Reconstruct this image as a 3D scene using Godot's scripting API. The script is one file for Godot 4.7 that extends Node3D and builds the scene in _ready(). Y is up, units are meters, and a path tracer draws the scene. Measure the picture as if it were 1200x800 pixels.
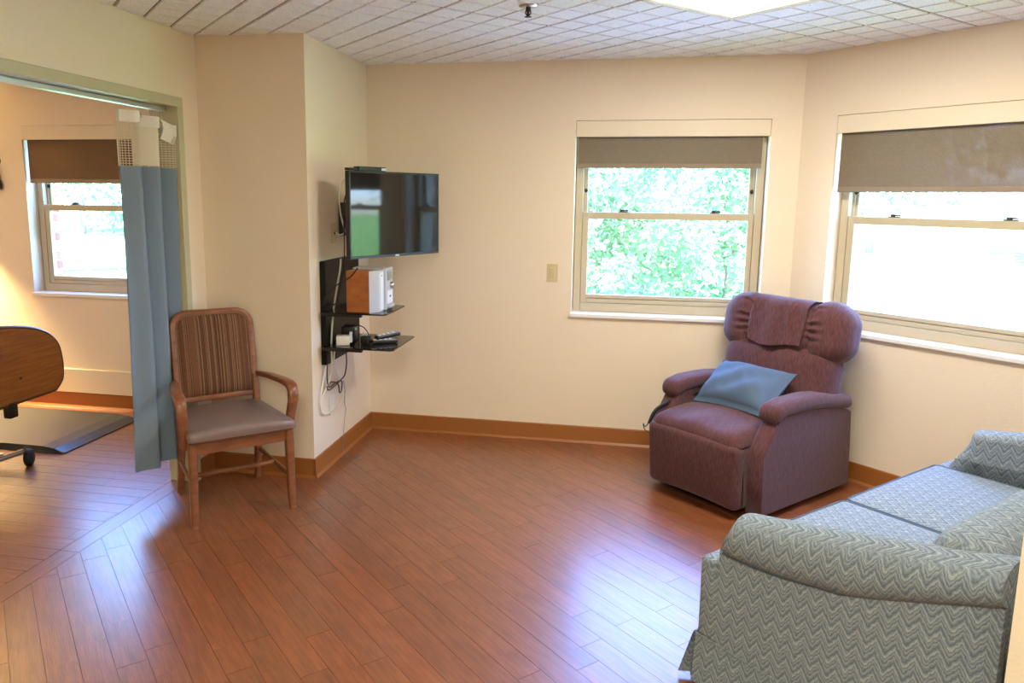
extends Node3D
# Dayroom of a care home: coordinates are metres, y up; the window wall is z = 0, the wall with the television x = 0.

const H := 2.4384                 # ceiling height
const W1 := 0.9708                # how far the pillar block stands out from the window wall
const W0 := 0.6288                # its width
const W3 := 2.6925                # length of the window wall up to the bay corner
const R2 := 0.70710678
const CELL := 0.1524
var rng := RandomNumberGenerator.new()
var M := {}
var used := {}

# ------------------------------------------------------------------ helpers
func lin(r: float, g: float, b: float) -> Color:
	return Color(r / 255.0, g / 255.0, b / 255.0)

func mat(called: String, c: Color, rough := 0.7, metal := 0.0, spec := 0.5) -> StandardMaterial3D:
	var m := StandardMaterial3D.new()
	m.resource_name = called
	m.albedo_color = c
	m.roughness = rough
	m.metallic = metal
	m.metallic_specular = spec
	m.cull_mode = BaseMaterial3D.CULL_DISABLED
	M[called] = m
	return m

func tex(im: Image) -> ImageTexture:
	return ImageTexture.create_from_image(im)

func tri(m: StandardMaterial3D, scale: Vector3, world := false) -> void:
	m.uv1_triplanar = true
	m.uv1_world_triplanar = world
	m.uv1_scale = scale
	m.uv1_triplanar_sharpness = 4.0

func bump(m: StandardMaterial3D, t: Texture2D, cm: float) -> void:
	m.heightmap_enabled = true
	m.heightmap_texture = t
	m.heightmap_scale = cm

func noise_image(n: int, freq: float, sd: int, octaves := 3) -> Image:
	var f := FastNoiseLite.new()
	f.seed = sd
	f.frequency = freq
	f.noise_type = FastNoiseLite.TYPE_SIMPLEX
	f.fractal_octaves = octaves
	return f.get_seamless_image(n, n)

func ST() -> SurfaceTool:
	var st := SurfaceTool.new()
	st.begin(Mesh.PRIMITIVE_TRIANGLES)
	return st

func vtx(st: SurfaceTool, p: Vector3, uv: Vector2) -> void:
	st.set_uv(uv)
	st.add_vertex(p)

func quad(st: SurfaceTool, a: Vector3, b: Vector3, c: Vector3, d: Vector3, ua := Vector2(0, 0), ub := Vector2(1, 0), uc := Vector2(1, 1), ud := Vector2(0, 1)) -> void:
	vtx(st, a, ua); vtx(st, b, ub); vtx(st, c, uc)
	vtx(st, a, ua); vtx(st, c, uc); vtx(st, d, ud)

# Box with rounded (or chamfered) edges; bend is an optional Callable(Vector3) -> Vector3; mid subdivides the flats.
func rbox(st: SurfaceTool, c: Vector3, size: Vector3, r := 0.004, n := 1, mid := 1, bend = null, turn := Basis.IDENTITY) -> void:
	var h := size / 2.0
	r = minf(r, minf(h.x, minf(h.y, h.z)) * 0.999)
	var ax := []
	for k in 3:
		var l := []
		var hk: float = h[k]
		for i in n:
			l.append(-hk + r * (1.0 - cos(PI / 2 * float(i) / n)) if n > 1 else -hk)
		for i in mid + 1:
			l.append(lerpf(-hk + r, hk - r, float(i) / mid))
		for i in n:
			l.append(hk - r * (1.0 - cos(PI / 2 * float(n - 1 - i) / n)) if n > 1 else hk)
		ax.append(l)
	st.set_smooth_group(0 if n > 1 else -1)
	for k in 3:
		var a := (k + 1) % 3
		var b := (k + 2) % 3
		for s in [-1.0, 1.0]:
			var grid := []
			for i in ax[a].size():
				var row := []
				for j in ax[b].size():
					var p := Vector3.ZERO
					p[k] = s * h[k]
					p[a] = ax[a][i]
					p[b] = ax[b][j]
					var inner := p.clamp(-h + Vector3(r, r, r), h - Vector3(r, r, r))
					var d := p - inner
					var q := inner + (d.normalized() * r if d.length() > 1e-9 else Vector3.ZERO)
					if bend != null:
						q = bend.call(q)
					row.append(turn * q + c)
				grid.append(row)
			for i in ax[a].size() - 1:
				for j in ax[b].size() - 1:
					var p00: Vector3 = grid[i][j]; var p10: Vector3 = grid[i + 1][j]
					var p11: Vector3 = grid[i + 1][j + 1]; var p01: Vector3 = grid[i][j + 1]
					var u0 := Vector2(ax[a][i], ax[b][j]); var u2 := Vector2(ax[a][i + 1], ax[b][j + 1])
					if s > 0:
						quad(st, p00, p01, p11, p10, u0, Vector2(u0.x, u2.y), u2, Vector2(u2.x, u0.y))
					else:
						quad(st, p00, p10, p11, p01, u0, Vector2(u2.x, u0.y), u2, Vector2(u0.x, u2.y))

func box(st: SurfaceTool, lo: Vector3, hi: Vector3, r := 0.0) -> void:
	if r > 0.0:
		rbox(st, (lo + hi) / 2.0, hi - lo, r, 1)
		return
	st.set_smooth_group(-1)
	var a := lo; var b := hi
	quad(st, Vector3(a.x, b.y, b.z), Vector3(b.x, b.y, b.z), Vector3(b.x, a.y, b.z), Vector3(a.x, a.y, b.z))
	quad(st, Vector3(b.x, b.y, a.z), Vector3(a.x, b.y, a.z), Vector3(a.x, a.y, a.z), Vector3(b.x, a.y, a.z))
	quad(st, Vector3(b.x, b.y, b.z), Vector3(b.x, b.y, a.z), Vector3(b.x, a.y, a.z), Vector3(b.x, a.y, b.z))
	quad(st, Vector3(a.x, b.y, a.z), Vector3(a.x, b.y, b.z), Vector3(a.x, a.y, b.z), Vector3(a.x, a.y, a.z))
	quad(st, Vector3(a.x, b.y, a.z), Vector3(b.x, b.y, a.z), Vector3(b.x, b.y, b.z), Vector3(a.x, b.y, b.z))
	quad(st, Vector3(a.x, a.y, b.z), Vector3(b.x, a.y, b.z), Vector3(b.x, a.y, a.z), Vector3(a.x, a.y, a.z))

# Convex or concave polygon (x, z) as a slab between y0 and y1; the edge at y1 is drawn in by inset.
func slab(st: SurfaceTool, poly: PackedVector2Array, y0: float, y1: float, inset := 0.0, uv_o := Vector2.ZERO, uv_x := Vector2(1, 0)) -> bool:
	if poly.size() < 3:
		return false
	var top := poly
	if inset > 0.0:
		var o := Geometry2D.offset_polygon(poly, -inset, Geometry2D.JOIN_MITER)
		if not o.is_empty() and o[0].size() == poly.size():
			top = o[0]
	st.set_smooth_group(-1)
	var uvf := func(p: Vector2) -> Vector2: return Vector2(p.dot(uv_x), p.dot(Vector2(-uv_x.y, uv_x.x))) + uv_o
	var t := Geometry2D.triangulate_polygon(top)
	for i in range(0, t.size(), 3):
		var q := [top[t[i]], top[t[i + 1]], top[t[i + 2]]]
		if ((q[1] - q[0]).cross(q[2] - q[0]) < 0.0) == (y1 > y0):
			q.reverse()
		for p in q:
			vtx(st, Vector3(p.x, y1, p.y), uvf.call(p))
	if top.size() == poly.size():
		for i in poly.size():
			var j := (i + 1) % poly.size()
			# match the nearest top vertex
			var ti := nearest(top, poly[i]); var tj := nearest(top, poly[j])
			quad(st, Vector3(poly[i].x, y0, poly[i].y), Vector3(poly[j].x, y0, poly[j].y), Vector3(tj.x, y1, tj.y), Vector3(ti.x, y1, ti.y), uvf.call(poly[i]), uvf.call(poly[j]), uvf.call(tj), uvf.call(ti))
	return true

func nearest(l: PackedVector2Array, p: Vector2) -> Vector2:
	var best := l[0]
	for q in l:
		if q.distance_squared_to(p) < best.distance_squared_to(p):
			best = q
	return best

# Tube along points (smoothed by Catmull-Rom when smooth > 1).
func tube(st: SurfaceTool, pts: Array, r: float, sides := 6, smooth := 1, flat := 1.0, r_end := -1.0) -> void:
	var p := []
	if smooth > 1:
		for i in pts.size() - 1:
			var a: Vector3 = pts[maxi(i - 1, 0)]; var b: Vector3 = pts[i]; var c: Vector3 = pts[i + 1]; var d: Vector3 = pts[mini(i + 2, pts.size() - 1)]
			for k in smooth:
				p.append(b.cubic_interpolate(c, a, d, float(k) / smooth))
		p.append(pts[-1])
	else:
		p = pts
	st.set_smooth_group(0)
	var rings := []
	var side := Vector3.ZERO
	for i in p.size():
		var dir: Vector3 = (p[mini(i + 1, p.size() - 1)] - p[maxi(i - 1, 0)]).normalized()
		if side == Vector3.ZERO:
			side = dir.cross(Vector3.UP if absf(dir.y) < 0.9 else Vector3.RIGHT).normalized()
		side = (side - dir * side.dot(dir)).normalized()
		var up := dir.cross(side)
		var ring := []
		var rr := r if r_end < 0.0 else lerpf(r, r_end, float(i) / (p.size() - 1))
		for k in sides:
			var an := TAU * k / sides
			ring.append(p[i] + (side * cos(an) * flat + up * sin(an)) * rr)
		rings.append(ring)
	for i in rings.size() - 1:
		for k in sides:
			var k2 := (k + 1) % sides
			quad(st, rings[i][k], rings[i][k2], rings[i + 1][k2], rings[i + 1][k], Vector2(float(k) / sides, i), Vector2(float(k + 1) / sides, i), Vector2(float(k + 1) / sides, i + 1), Vector2(float(k) / sides, i + 1))
	st.set_smooth_group(-1)
	for e in [0, rings.size() - 1]:
		for k in sides:
			var k2 := (k + 1) % sides
			if e == 0:
				vtx(st, p[0], Vector2.ZERO); vtx(st, rings[0][k2], Vector2.ZERO); vtx(st, rings[0][k], Vector2.ZERO)
			else:
				vtx(st, p[-1], Vector2.ZERO); vtx(st, rings[e][k], Vector2.ZERO); vtx(st, rings[e][k2], Vector2.ZERO)

# Surface of revolution about an axis through o along dir; prof = [[radius, along], ...]
func lathe(st: SurfaceTool, o: Vector3, dir: Vector3, prof: Array, sides := 16) -> void:
	var s := dir.cross(Vector3.UP if absf(dir.y) < 0.9 else Vector3.RIGHT).normalized()
	var t := dir.cross(s)
	st.set_smooth_group(0)
	for i in prof.size() - 1:
		for k in sides:
			var a0 := TAU * k / sides; var a1 := TAU * (k + 1) / sides
			var d0 := s * cos(a0) + t * sin(a0); var d1 := s * cos(a1) + t * sin(a1)
			var A: Vector3 = o + dir * prof[i][1]; var B: Vector3 = o + dir * prof[i + 1][1]
			quad(st, A + d0 * prof[i][0], A + d1 * prof[i][0], B + d1 * prof[i + 1][0], B + d0 * prof[i + 1][0])

# Sections joined into a skin: each an Array of Vector3 of one length; closed rings.
func loft(st: SurfaceTool, secs: Array, cap := true, smooth := true, uvs := 1.0) -> void:
	st.set_smooth_group(0 if smooth else -1)
	var n: int = secs[0].size()
	for i in secs.size() - 1:
		for k in n:
			var k2 := (k + 1) % n
			quad(st, secs[i][k], secs[i][k2], secs[i + 1][k2], secs[i + 1][k], Vector2(float(k) / n, i * uvs), Vector2(float(k + 1) / n, i * uvs), Vector2(float(k + 1) / n, (i + 1) * uvs), Vector2(float(k) / n, (i + 1) * uvs))
	if cap:
		st.set_smooth_group(-1)
		for e in [0, secs.size() - 1]:
			var c := Vector3.ZERO
			for q in secs[e]:
				c += q
			c /= n
			for k in n:
				var k2 := (k + 1) % n
				vtx(st, c, Vector2.ZERO)
				vtx(st, secs[e][k2 if e == 0 else k], Vector2.ZERO)
				vtx(st, secs[e][k if e == 0 else k2], Vector2.ZERO)

# Height-field skin: f(i/nu, j/nv) -> Vector3
func skin(st: SurfaceTool, f: Callable, nu: int, nv: int, uvx := 1.0, uvy := 1.0) -> void:
	st.set_smooth_group(0)
	var g := []
	for i in nu + 1:
		var row := []
		for j in nv + 1:
			row.append(f.call(float(i) / nu, float(j) / nv))
		g.append(row)
	for i in nu:
		for j in nv:
			quad(st, g[i][j], g[i][j + 1], g[i + 1][j + 1], g[i + 1][j], Vector2(float(i) / nu * uvx, float(j) / nv * uvy), Vector2(float(i) / nu * uvx, float(j + 1) / nv * uvy), Vector2(float(i + 1) / nu * uvx, float(j + 1) / nv * uvy), Vector2(float(i + 1) / nu * uvx, float(j) / nv * uvy))

func numbered(called: String) -> String:
	if not used.has(called):
		used[called] = 0
		return called
	used[called] += 1
	return "%s_%03d" % [called, used[called]]

func done(st: SurfaceTool) -> ArrayMesh:
	st.generate_normals()
	return st.commit()

func put(called: String, st: SurfaceTool, m: Material, parent: Node = self) -> MeshInstance3D:
	return put_mesh(called, done(st), m, parent)

func put_mesh(called: String, me: Mesh, m: Material, parent: Node = self) -> MeshInstance3D:
	var o := MeshInstance3D.new()
	o.mesh = me
	o.material_override = m
	o.name = numbered(called) if parent == self else called
	parent.add_child(o, true)
	return o

func tag(o: Node, label: String, category: String, group := "") -> void:
	o.set_meta("label", label)
	o.set_meta("category", category)
	if group:
		o.set_meta("group", group)

func thing(called: String, label: String, category: String, at := Vector3.ZERO, turn := 0.0, group := "") -> Node3D:
	var o := Node3D.new()
	o.name = numbered(called)
	add_child(o)
	o.position = at
	o.rotation.y = turn
	tag(o, label, category, group)
	return o

func shell(called: String, st: SurfaceTool, m: Material) -> MeshInstance3D:
	var o := put(called, st, m)
	o.set_meta("kind", "structure")
	return o

func shell_node(called: String, at := Vector3.ZERO, turn := 0.0) -> Node3D:
	var o := Node3D.new()
	o.name = called
	add_child(o)
	o.position = at
	o.rotation.y = turn
	o.set_meta("kind", "structure")
	return o

func uvp(u: float, v: float) -> Vector2:      # sofa axes (along the sofa, towards its back) -> (x, z)
	return Vector2((u + v) * R2, (v - u) * R2)

# ------------------------------------------------------------------ scene
func _ready() -> void:
	rng.seed = 7
	camera_and_light()
	materials()
	walls()
	floors()
	ceiling()
	windows()
	trims()
	outside()
	recliner()
	sofa()
	armchair()
	television()
	shelf_unit()
	neighbour_room()
	small_fittings()

func camera_and_light() -> void:
	var cam := Camera3D.new()
	cam.name = "camera"
	var f := 878.6
	cam.projection = Camera3D.PROJECTION_FRUSTUM
	cam.near = 0.05
	cam.far = 300.0
	cam.size = cam.near * 800.0 / f
	cam.frustum_offset = Vector2(cam.near * (600.0 - 560.37) / f, -cam.near * (400.0 - 369.21) / f)
	cam.transform = Transform3D(Basis(Vector3(0.9813, 0.0098, -0.1922), Vector3(-0.0398, 0.9875, -0.1526), Vector3(0.1883, 0.1574, 0.9694)).orthonormalized(), Vector3(1.6945, 1.6084, 4.8233))
	add_child(cam)
	cam.current = true

	var env := Environment.new()
	env.tonemap_mode = Environment.TONE_MAPPER_LINEAR
	env.tonemap_exposure = 1.02
	env.background_mode = Environment.BG_SKY
	var sky := Sky.new()
	var sm := ProceduralSkyMaterial.new()
	sm.sky_top_color = Color(0.40, 0.60, 0.95)
	sm.sky_horizon_color = Color(0.70, 0.85, 1.0)
	sm.ground_horizon_color = Color(0.75, 0.80, 0.80)
	sm.ground_bottom_color = Color(0.35, 0.38, 0.36)
	sm.sky_curve = 0.16
	sky.sky_material = sm
	env.sky = sky
	env.background_energy_multiplier = 35.0
	env.sdfgi_enabled = true
	env.ssao_enabled = true
	env.ssil_enabled = true
	var we := WorldEnvironment.new()
	we.name = "environment"
	we.environment = env
	add_child(we)

	var sun := DirectionalLight3D.new()
	sun.name = "sun"
	sun.light_color = Color(0.86, 0.96, 1.0)
	sun.light_energy = 32.0
	sun.light_angular_distance = 0.53
	sun.shadow_enabled = true
	add_child(sun)
	sun.look_at_from_position(Vector3(3, 10, 5), Vector3(0, 0, 0))

func room_poly() -> PackedVector2Array:
	return PackedVector2Array([Vector2(-W0, W1), Vector2(0, W1), Vector2(0, 0), Vector2(W3, 0), uvp(W3 * R2, 4.06), uvp(-0.545, 4.06), uvp(-0.545, 5.6), Vector2(uvp(-0.545, 5.6).x, 6.2), Vector2(-W0, 6.2)])

# ------------------------------------------------------------------ materials
func materials() -> void:
	var soft := tex(noise_image(256, 0.03, 3))
	var fine := tex(noise_image(256, 0.12, 5, 2))
	var wall := mat("wall_paint", lin(232, 215, 190), 0.6)
	tri(wall, Vector3(2.5, 2.5, 2.5), true); bump(wall, fine, 0.06)
	mat("window_paint", lin(190, 174, 144), 0.4)
	mat("valance_paint", lin(226, 211, 184), 0.5)
	mat("sill_sky_white", lin(232, 228, 222), 0.3)  # whiter than the frame: reflected sky is put into the colour
	mat("door_frame_paint", lin(190, 184, 150), 0.4)
	mat("baseboard_vinyl", lin(152, 92, 40), 0.4)
	mat("aluminium", lin(205, 215, 215), 0.35, 0.8)
	mat("steel", lin(200, 200, 200), 0.3, 1.0)
	mat("dark_metal", lin(60, 58, 55), 0.4, 0.9)
	mat("black_plastic", lin(18, 18, 19), 0.35)
	mat("black_matte", lin(16, 16, 17), 0.6)
	mat("panel_black", lin(10, 10, 11), 0.35, 0.0, 0.3)
	mat("white_plastic", lin(228, 222, 208), 0.4)
	mat("ivory_plastic", lin(206, 190, 144), 0.4)
	mat("grey_plastic", lin(140, 142, 145), 0.4)
	mat("silver_plastic", lin(196, 198, 202), 0.3, 0.3)
	mat("pale_silver", lin(222, 226, 232), 0.35)
	mat("lcd_green", lin(150, 155, 125), 0.2)
	mat("rubber", lin(22, 22, 24), 0.7)
	mat("screen", lin(20, 18, 15), 0.05, 0.0, 0.45)
	var sg := mat("smoked_glass", lin(24, 22, 20), 0.06, 0.0, 0.6)
	sg.albedo_color.a = 0.85
	sg.transparency = BaseMaterial3D.TRANSPARENCY_ALPHA
	var gl := mat("window_glass", Color(0.9, 0.97, 0.95, 0.04), 0.0)
	gl.transparency = BaseMaterial3D.TRANSPARENCY_ALPHA
	var em := mat("lamp_lens", Color(1, 0.98, 0.93), 0.5)
	em.emission_enabled = true
	em.emission = Color(1.0, 0.97, 0.9)
	em.emission_energy_multiplier = 2.0
	var eb := mat("bulb_glow", Color(1, 0.9, 0.7), 0.5)
	eb.emission_enabled = true
	eb.emission = Color(1.0, 0.82, 0.5)
	eb.emission_energy_multiplier = 3.0

	# floor planks: reddish brown wood print with lengthwise grain
	var n1 := FastNoiseLite.new(); n1.seed = 11; n1.frequency = 0.012; n1.fractal_octaves = 4
	var n2 := FastNoiseLite.new(); n2.seed = 23; n2.frequency = 0.05; n2.fractal_octaves = 2
	var im := Image.create(512, 512, false, Image.FORMAT_RGB8)
	var hm := Image.create(512, 512, false, Image.FORMAT_RGB8)
	for y in 512:
		for x in 512:
			var w := n1.get_noise_2d(x * 0.55, y * 3.2)
			var g := n2.get_noise_2d(x * 0.35 + w * 30.0, y * 6.0 + w * 40.0)
			var p := n1.get_noise_2d(x * 0.9 + 700, y * 0.9)
			var t := clampf(0.5 + w * 0.8 + g * 0.6, 0, 1)
			var c := Color(0.465, 0.268, 0.158).lerp(Color(0.565, 0.338, 0.206), t)
			c = c * (1.0 + p * 0.10)
			c.a = 1.0
			im.set_pixel(x, y, c)
			var hh := clampf(0.5 + g * 0.5 + w * 0.2, 0, 1)
			hm.set_pixel(x, y, Color(hh, hh, hh))
	var pt := tex(im)
	var ph := tex(hm)
	for k in 6:
		var s: float = [1.0, 0.97, 1.03, 0.98, 0.95, 1.01][k]
		var m := mat("floor_plank_%d" % k, Color(s, s * [1.0, 0.99, 0.98, 1.01, 1.0, 0.97][k], s * [1.0, 0.98, 0.96, 1.02, 1.0, 0.95][k]), 0.33, 0.0, 0.68)
		m.albedo_texture = pt
		m.uv1_scale = Vector3(0.95, 2.2, 1)
		bump(m, ph, 0.03)
		m.clearcoat_enabled = true
		m.clearcoat = 0.35
		m.clearcoat_roughness = 0.22
	mat("floor_joint", lin(100, 60, 38), 0.8)

	# ceiling tile: off-white mineral fibre with pin holes
	var ci := Image.create(256, 256, false, Image.FORMAT_RGB8)
	ci.fill(Color(0.95, 0.945, 0.935))
	var cr := RandomNumberGenerator.new(); cr.seed = 5
	for i in 900:
		var a := cr.randi_range(0, 254); var b := cr.randi_range(0, 254)
		var d := cr.randf_range(0.5, 0.8)
		ci.fill_rect(Rect2i(a, b, cr.randi_range(1, 2), cr.randi_range(1, 2)), Color(d, d * 0.96, d * 0.9))
	var ct := mat("ceiling_tile", Color(1, 1, 1), 0.9, 0.0, 0.2)
	ct.albedo_texture = tex(ci)
	tri(ct, Vector3(3.1, 3.1, 3.1), true)
	mat("ceiling_groove", lin(138, 122, 100), 0.9, 0.0, 0.2)  # shade and dirt of the score lines put into the colour
	mat("ceiling_tee", lin(150, 134, 110), 0.5)
	mat("fixture_frame", lin(220, 212, 190), 0.4)

	# woven roller shade: lets part of the view through
	var wi := Image.create(128, 128, false, Image.FORMAT_RGBA8)
	for y in 128:
		for x in 128:
			var v := 0.86 + 0.14 * sin(x * TAU / 4.0) * 0.5 + 0.1 * sin(y * TAU / 4.0) + cr.randf_range(-0.12, 0.12)
			wi.set_pixel(x, y, Color(0.60 * v, 0.53 * v, 0.45 * v, clampf(0.948 + 0.03 * sin(x * TAU / 8.0) + cr.randf_range(-0.05, 0.03), 0.0, 1.0)))
	var sh := mat("shade_weave", Color(1, 1, 1, 1.0), 0.8, 0.0, 0.2)
	sh.albedo_texture = tex(wi)
	sh.transparency = BaseMaterial3D.TRANSPARENCY_ALPHA
	sh.backlight_enabled = true
	sh.backlight = Color(0.26, 0.25, 0.22)
	tri(sh, Vector3(7, 7, 7))
	var so := mat("shade_blackout", lin(128, 102, 82), 0.8, 0.0, 0.2)
	so.albedo_texture = sh.albedo_texture
	so.albedo_color = Color(0.86, 0.78, 0.72)
	tri(so, Vector3(7, 7, 7))
	mat("shade_hem", lin(140, 122, 102), 0.7)

	# recliner chenille
	var ri := Image.create(256, 256, false, Image.FORMAT_RGB8)
	var nr := FastNoiseLite.new(); nr.seed = 41; nr.frequency = 0.09; nr.fractal_octaves = 3
	for y in 256:
		for x in 256:
			var v := nr.get_noise_2d(x * 1.7, y * 0.15) * 0.32 + cr.randf_range(-0.08, 0.08)
			ri.set_pixel(x, y, Color(0.345 * (1 + v * 1.0), 0.218 * (1 + v * 1.05), 0.225 * (1 + v * 1.05)))
	var rt := tex(ri)
	var rc := mat("recliner_fabric", Color(1, 1, 1), 0.85, 0.0, 0.25)
	rc.albedo_texture = rt
	tri(rc, Vector3(4.6, 4.6, 4.6)); bump(rc, rt, 0.14)
	rc.rim_enabled = true; rc.rim = 0.35; rc.rim_tint = 0.3
	mat("recliner_seam", lin(92, 60, 58), 0.9)

	# sofa flame-stitch fabric
	var fi := Image.create(256, 256, false, Image.FORMAT_RGB8)
	for y in 256:
		for x in 256:
			var zz := absf(fposmod(x / 64.0, 1.0) - 0.5) * 2.0 * 46.0
			zz += absf(fposmod(x / 16.0, 1.0) - 0.5) * 7.0 + nr.get_noise_2d(x * 0.5, y * 0.5) * 7.0
			var ph2 := fposmod((y + zz) / 64.0, 1.0)
			var st8 := int(ph2 * 8.0)
			var tone: Color = [Color(0.61, 0.62, 0.605), Color(0.52, 0.54, 0.55), Color(0.43, 0.455, 0.47), Color(0.54, 0.555, 0.555), Color(0.665, 0.67, 0.65), Color(0.49, 0.515, 0.53), Color(0.60, 0.60, 0.585), Color(0.45, 0.475, 0.49)][st8]
			var j := cr.randf_range(-0.035, 0.035)
			var ln := 0.04 if fposmod(ph2 * 24.0, 1.0) < 0.3 else 0.0
			fi.set_pixel(x, y, Color(tone.r + j + ln, tone.g + j + ln, tone.b + j + ln))
	var ft := tex(fi)
	var sf := mat("sofa_fabric", Color(0.91, 0.95, 1.0), 0.85, 0.0, 0.25)
	sf.albedo_texture = ft
	tri(sf, Vector3(5.0, 5.0, 5.0)); bump(sf, tex(noise_image(256, 0.25, 8, 2)), 0.1)
	mat("sofa_welt", lin(70, 84, 100), 0.8)

	# blue cushion and curtain
	var cu := mat("pillow_fabric", lin(86, 104, 128), 0.85, 0.0, 0.25)
	tri(cu, Vector3(9, 9, 9)); bump(cu, fine, 0.15)
	cu.rim_enabled = true; cu.rim = 0.3
	var cb := mat("curtain_fabric", lin(128, 144, 160), 0.9, 0.0, 0.2)
	tri(cb, Vector3(6, 6, 6)); bump(cb, fine, 0.1)
	mat("net_white", lin(228, 218, 196), 0.8)
	mat("hem_white", lin(236, 232, 222), 0.8)

	# armchair
	var ai := Image.create(256, 64, false, Image.FORMAT_RGB8)
	var cols := []
	for x in 256:
		cols.append([Color(0.40, 0.27, 0.19), Color(0.47, 0.33, 0.24), Color(0.31, 0.21, 0.16), Color(0.53, 0.40, 0.30), Color(0.43, 0.28, 0.20), Color(0.36, 0.25, 0.19)][cr.randi_range(0, 5)])
	for x in 256:
		for y in 64:
			ai.set_pixel(x, y, cols[(x / 2) * 2] * (1.0 + cr.randf_range(-0.08, 0.08)))
	var ab := mat("striped_fabric", Color(1, 1, 1), 0.85, 0.0, 0.25)
	ab.albedo_texture = tex(ai)
	ab.uv1_scale = Vector3(2.4, 2.4, 1)
	var wood := wood_image(Color(0.46, 0.27, 0.165), Color(0.58, 0.36, 0.225), 61)
	var cw := mat("chair_wood", Color(1, 1, 1), 0.32)
	cw.albedo_texture = tex(wood)
	tri(cw, Vector3(2, 0.7, 2))
	mat("seat_vinyl", lin(124, 104, 98), 0.38)
	mat("tan_piping", lin(120, 84, 60), 0.6)

	# bed board oak and stereo cherry
	var oak := mat("oak_laminate", Color(1, 1, 1), 0.35)
	oak.albedo_texture = tex(wood_image(Color(0.52, 0.30, 0.10), Color(0.67, 0.42, 0.17), 77))
	tri(oak, Vector3(1.2, 2.2, 1.2))
	var chy := mat("cherry_veneer", Color(1, 1, 1), 0.35)
	chy.albedo_texture = tex(wood_image(Color(0.58, 0.32, 0.13), Color(0.67, 0.40, 0.18), 79))
	tri(chy, Vector3(2, 0.8, 2))
	mat("bed_edge", lin(70, 42, 20), 0.4)
	mat("mat_vinyl", lin(56, 60, 64), 0.25)
	mat("mattress_cover", lin(150, 165, 180), 0.7)
	mat("lamp_shade_metal", lin(214, 200, 170), 0.5)

	# outside
	var lw := mat("lawn_grass", lin(128, 150, 92), 0.95, 0.0, 0.1)
	var li := Image.create(256, 256, false, Image.FORMAT_RGB8)
	var nl := noise_image(256, 0.02, 9, 4)
	for y in 256:
		for x in 256:
			var v := nl.get_pixel(x, y).r
			li.set_pixel(x, y, Color(0.85 + 0.3 * (v - 0.5), 0.9 + 0.25 * (v - 0.5), 0.82 + 0.3 * (v - 0.5)) * (0.92 + cr.randf() * 0.08))
	lw.albedo_texture = tex(li)
	tri(lw, Vector3(0.12, 0.12, 0.12), true)
	mat("pavement_concrete", lin(214, 212, 204), 0.9)
	for k in 3:
		var lf := mat("leaf_%d" % k, [lin(72, 106, 70), lin(56, 90, 66), lin(86, 118, 88)][k], 0.6)
		lf.backlight_enabled = true
		lf.backlight = Color(0.45, 0.6, 0.42)
	mat("bark", lin(110, 95, 80), 0.9)
	mat("roof_felt", lin(90, 90, 90), 0.9)
	for k in 3:
		mat("brick_%d" % k, [lin(150, 92, 74), lin(134, 80, 66), lin(164, 106, 86)][k], 0.9)

func wood_image(dark: Color, light: Color, sd: int) -> Image:
	var a := FastNoiseLite.new(); a.seed = sd; a.frequency = 0.02; a.fractal_octaves = 3
	var im := Image.create(256, 256, false, Image.FORMAT_RGB8)
	for y in 256:
		for x in 256:
			var w := a.get_noise_2d(x * 0.4, y * 4.0)
			var g := a.get_noise_2d(x * 0.8 + 400 + w * 20.0, y * 9.0)
			im.set_pixel(x, y, dark.lerp(light, clampf(0.5 + w * 0.6 + g * 0.5, 0, 1)))
	return im

# ------------------------------------------------------------------ shell
func wall_with_hole(st: SurfaceTool, x0: float, x1: float, z0: float, z1: float, holes: Array, top := 2.46) -> void:
	# in the wall's own axes: x along, y up, z through; holes = [[xa, xb, ya, yb], ...] from left to right
	var at := x0
	for hole in holes:
		box(st, Vector3(at, 0, z0), Vector3(hole[0], top, z1))
		if hole[2] > 0.0:
			box(st, Vector3(hole[0], 0, z0), Vector3(hole[1], hole[2], z1))
		box(st, Vector3(hole[0], hole[3], z0), Vector3(hole[1], top, z1))
		at = hole[1]
	box(st, Vector3(at, 0, z0), Vector3(x1, top, z1))

const WIN_W := 1.155
const WIN_Y0 := 0.845
const WIN_Y1 := 2.076
const THICK := 0.24

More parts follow.
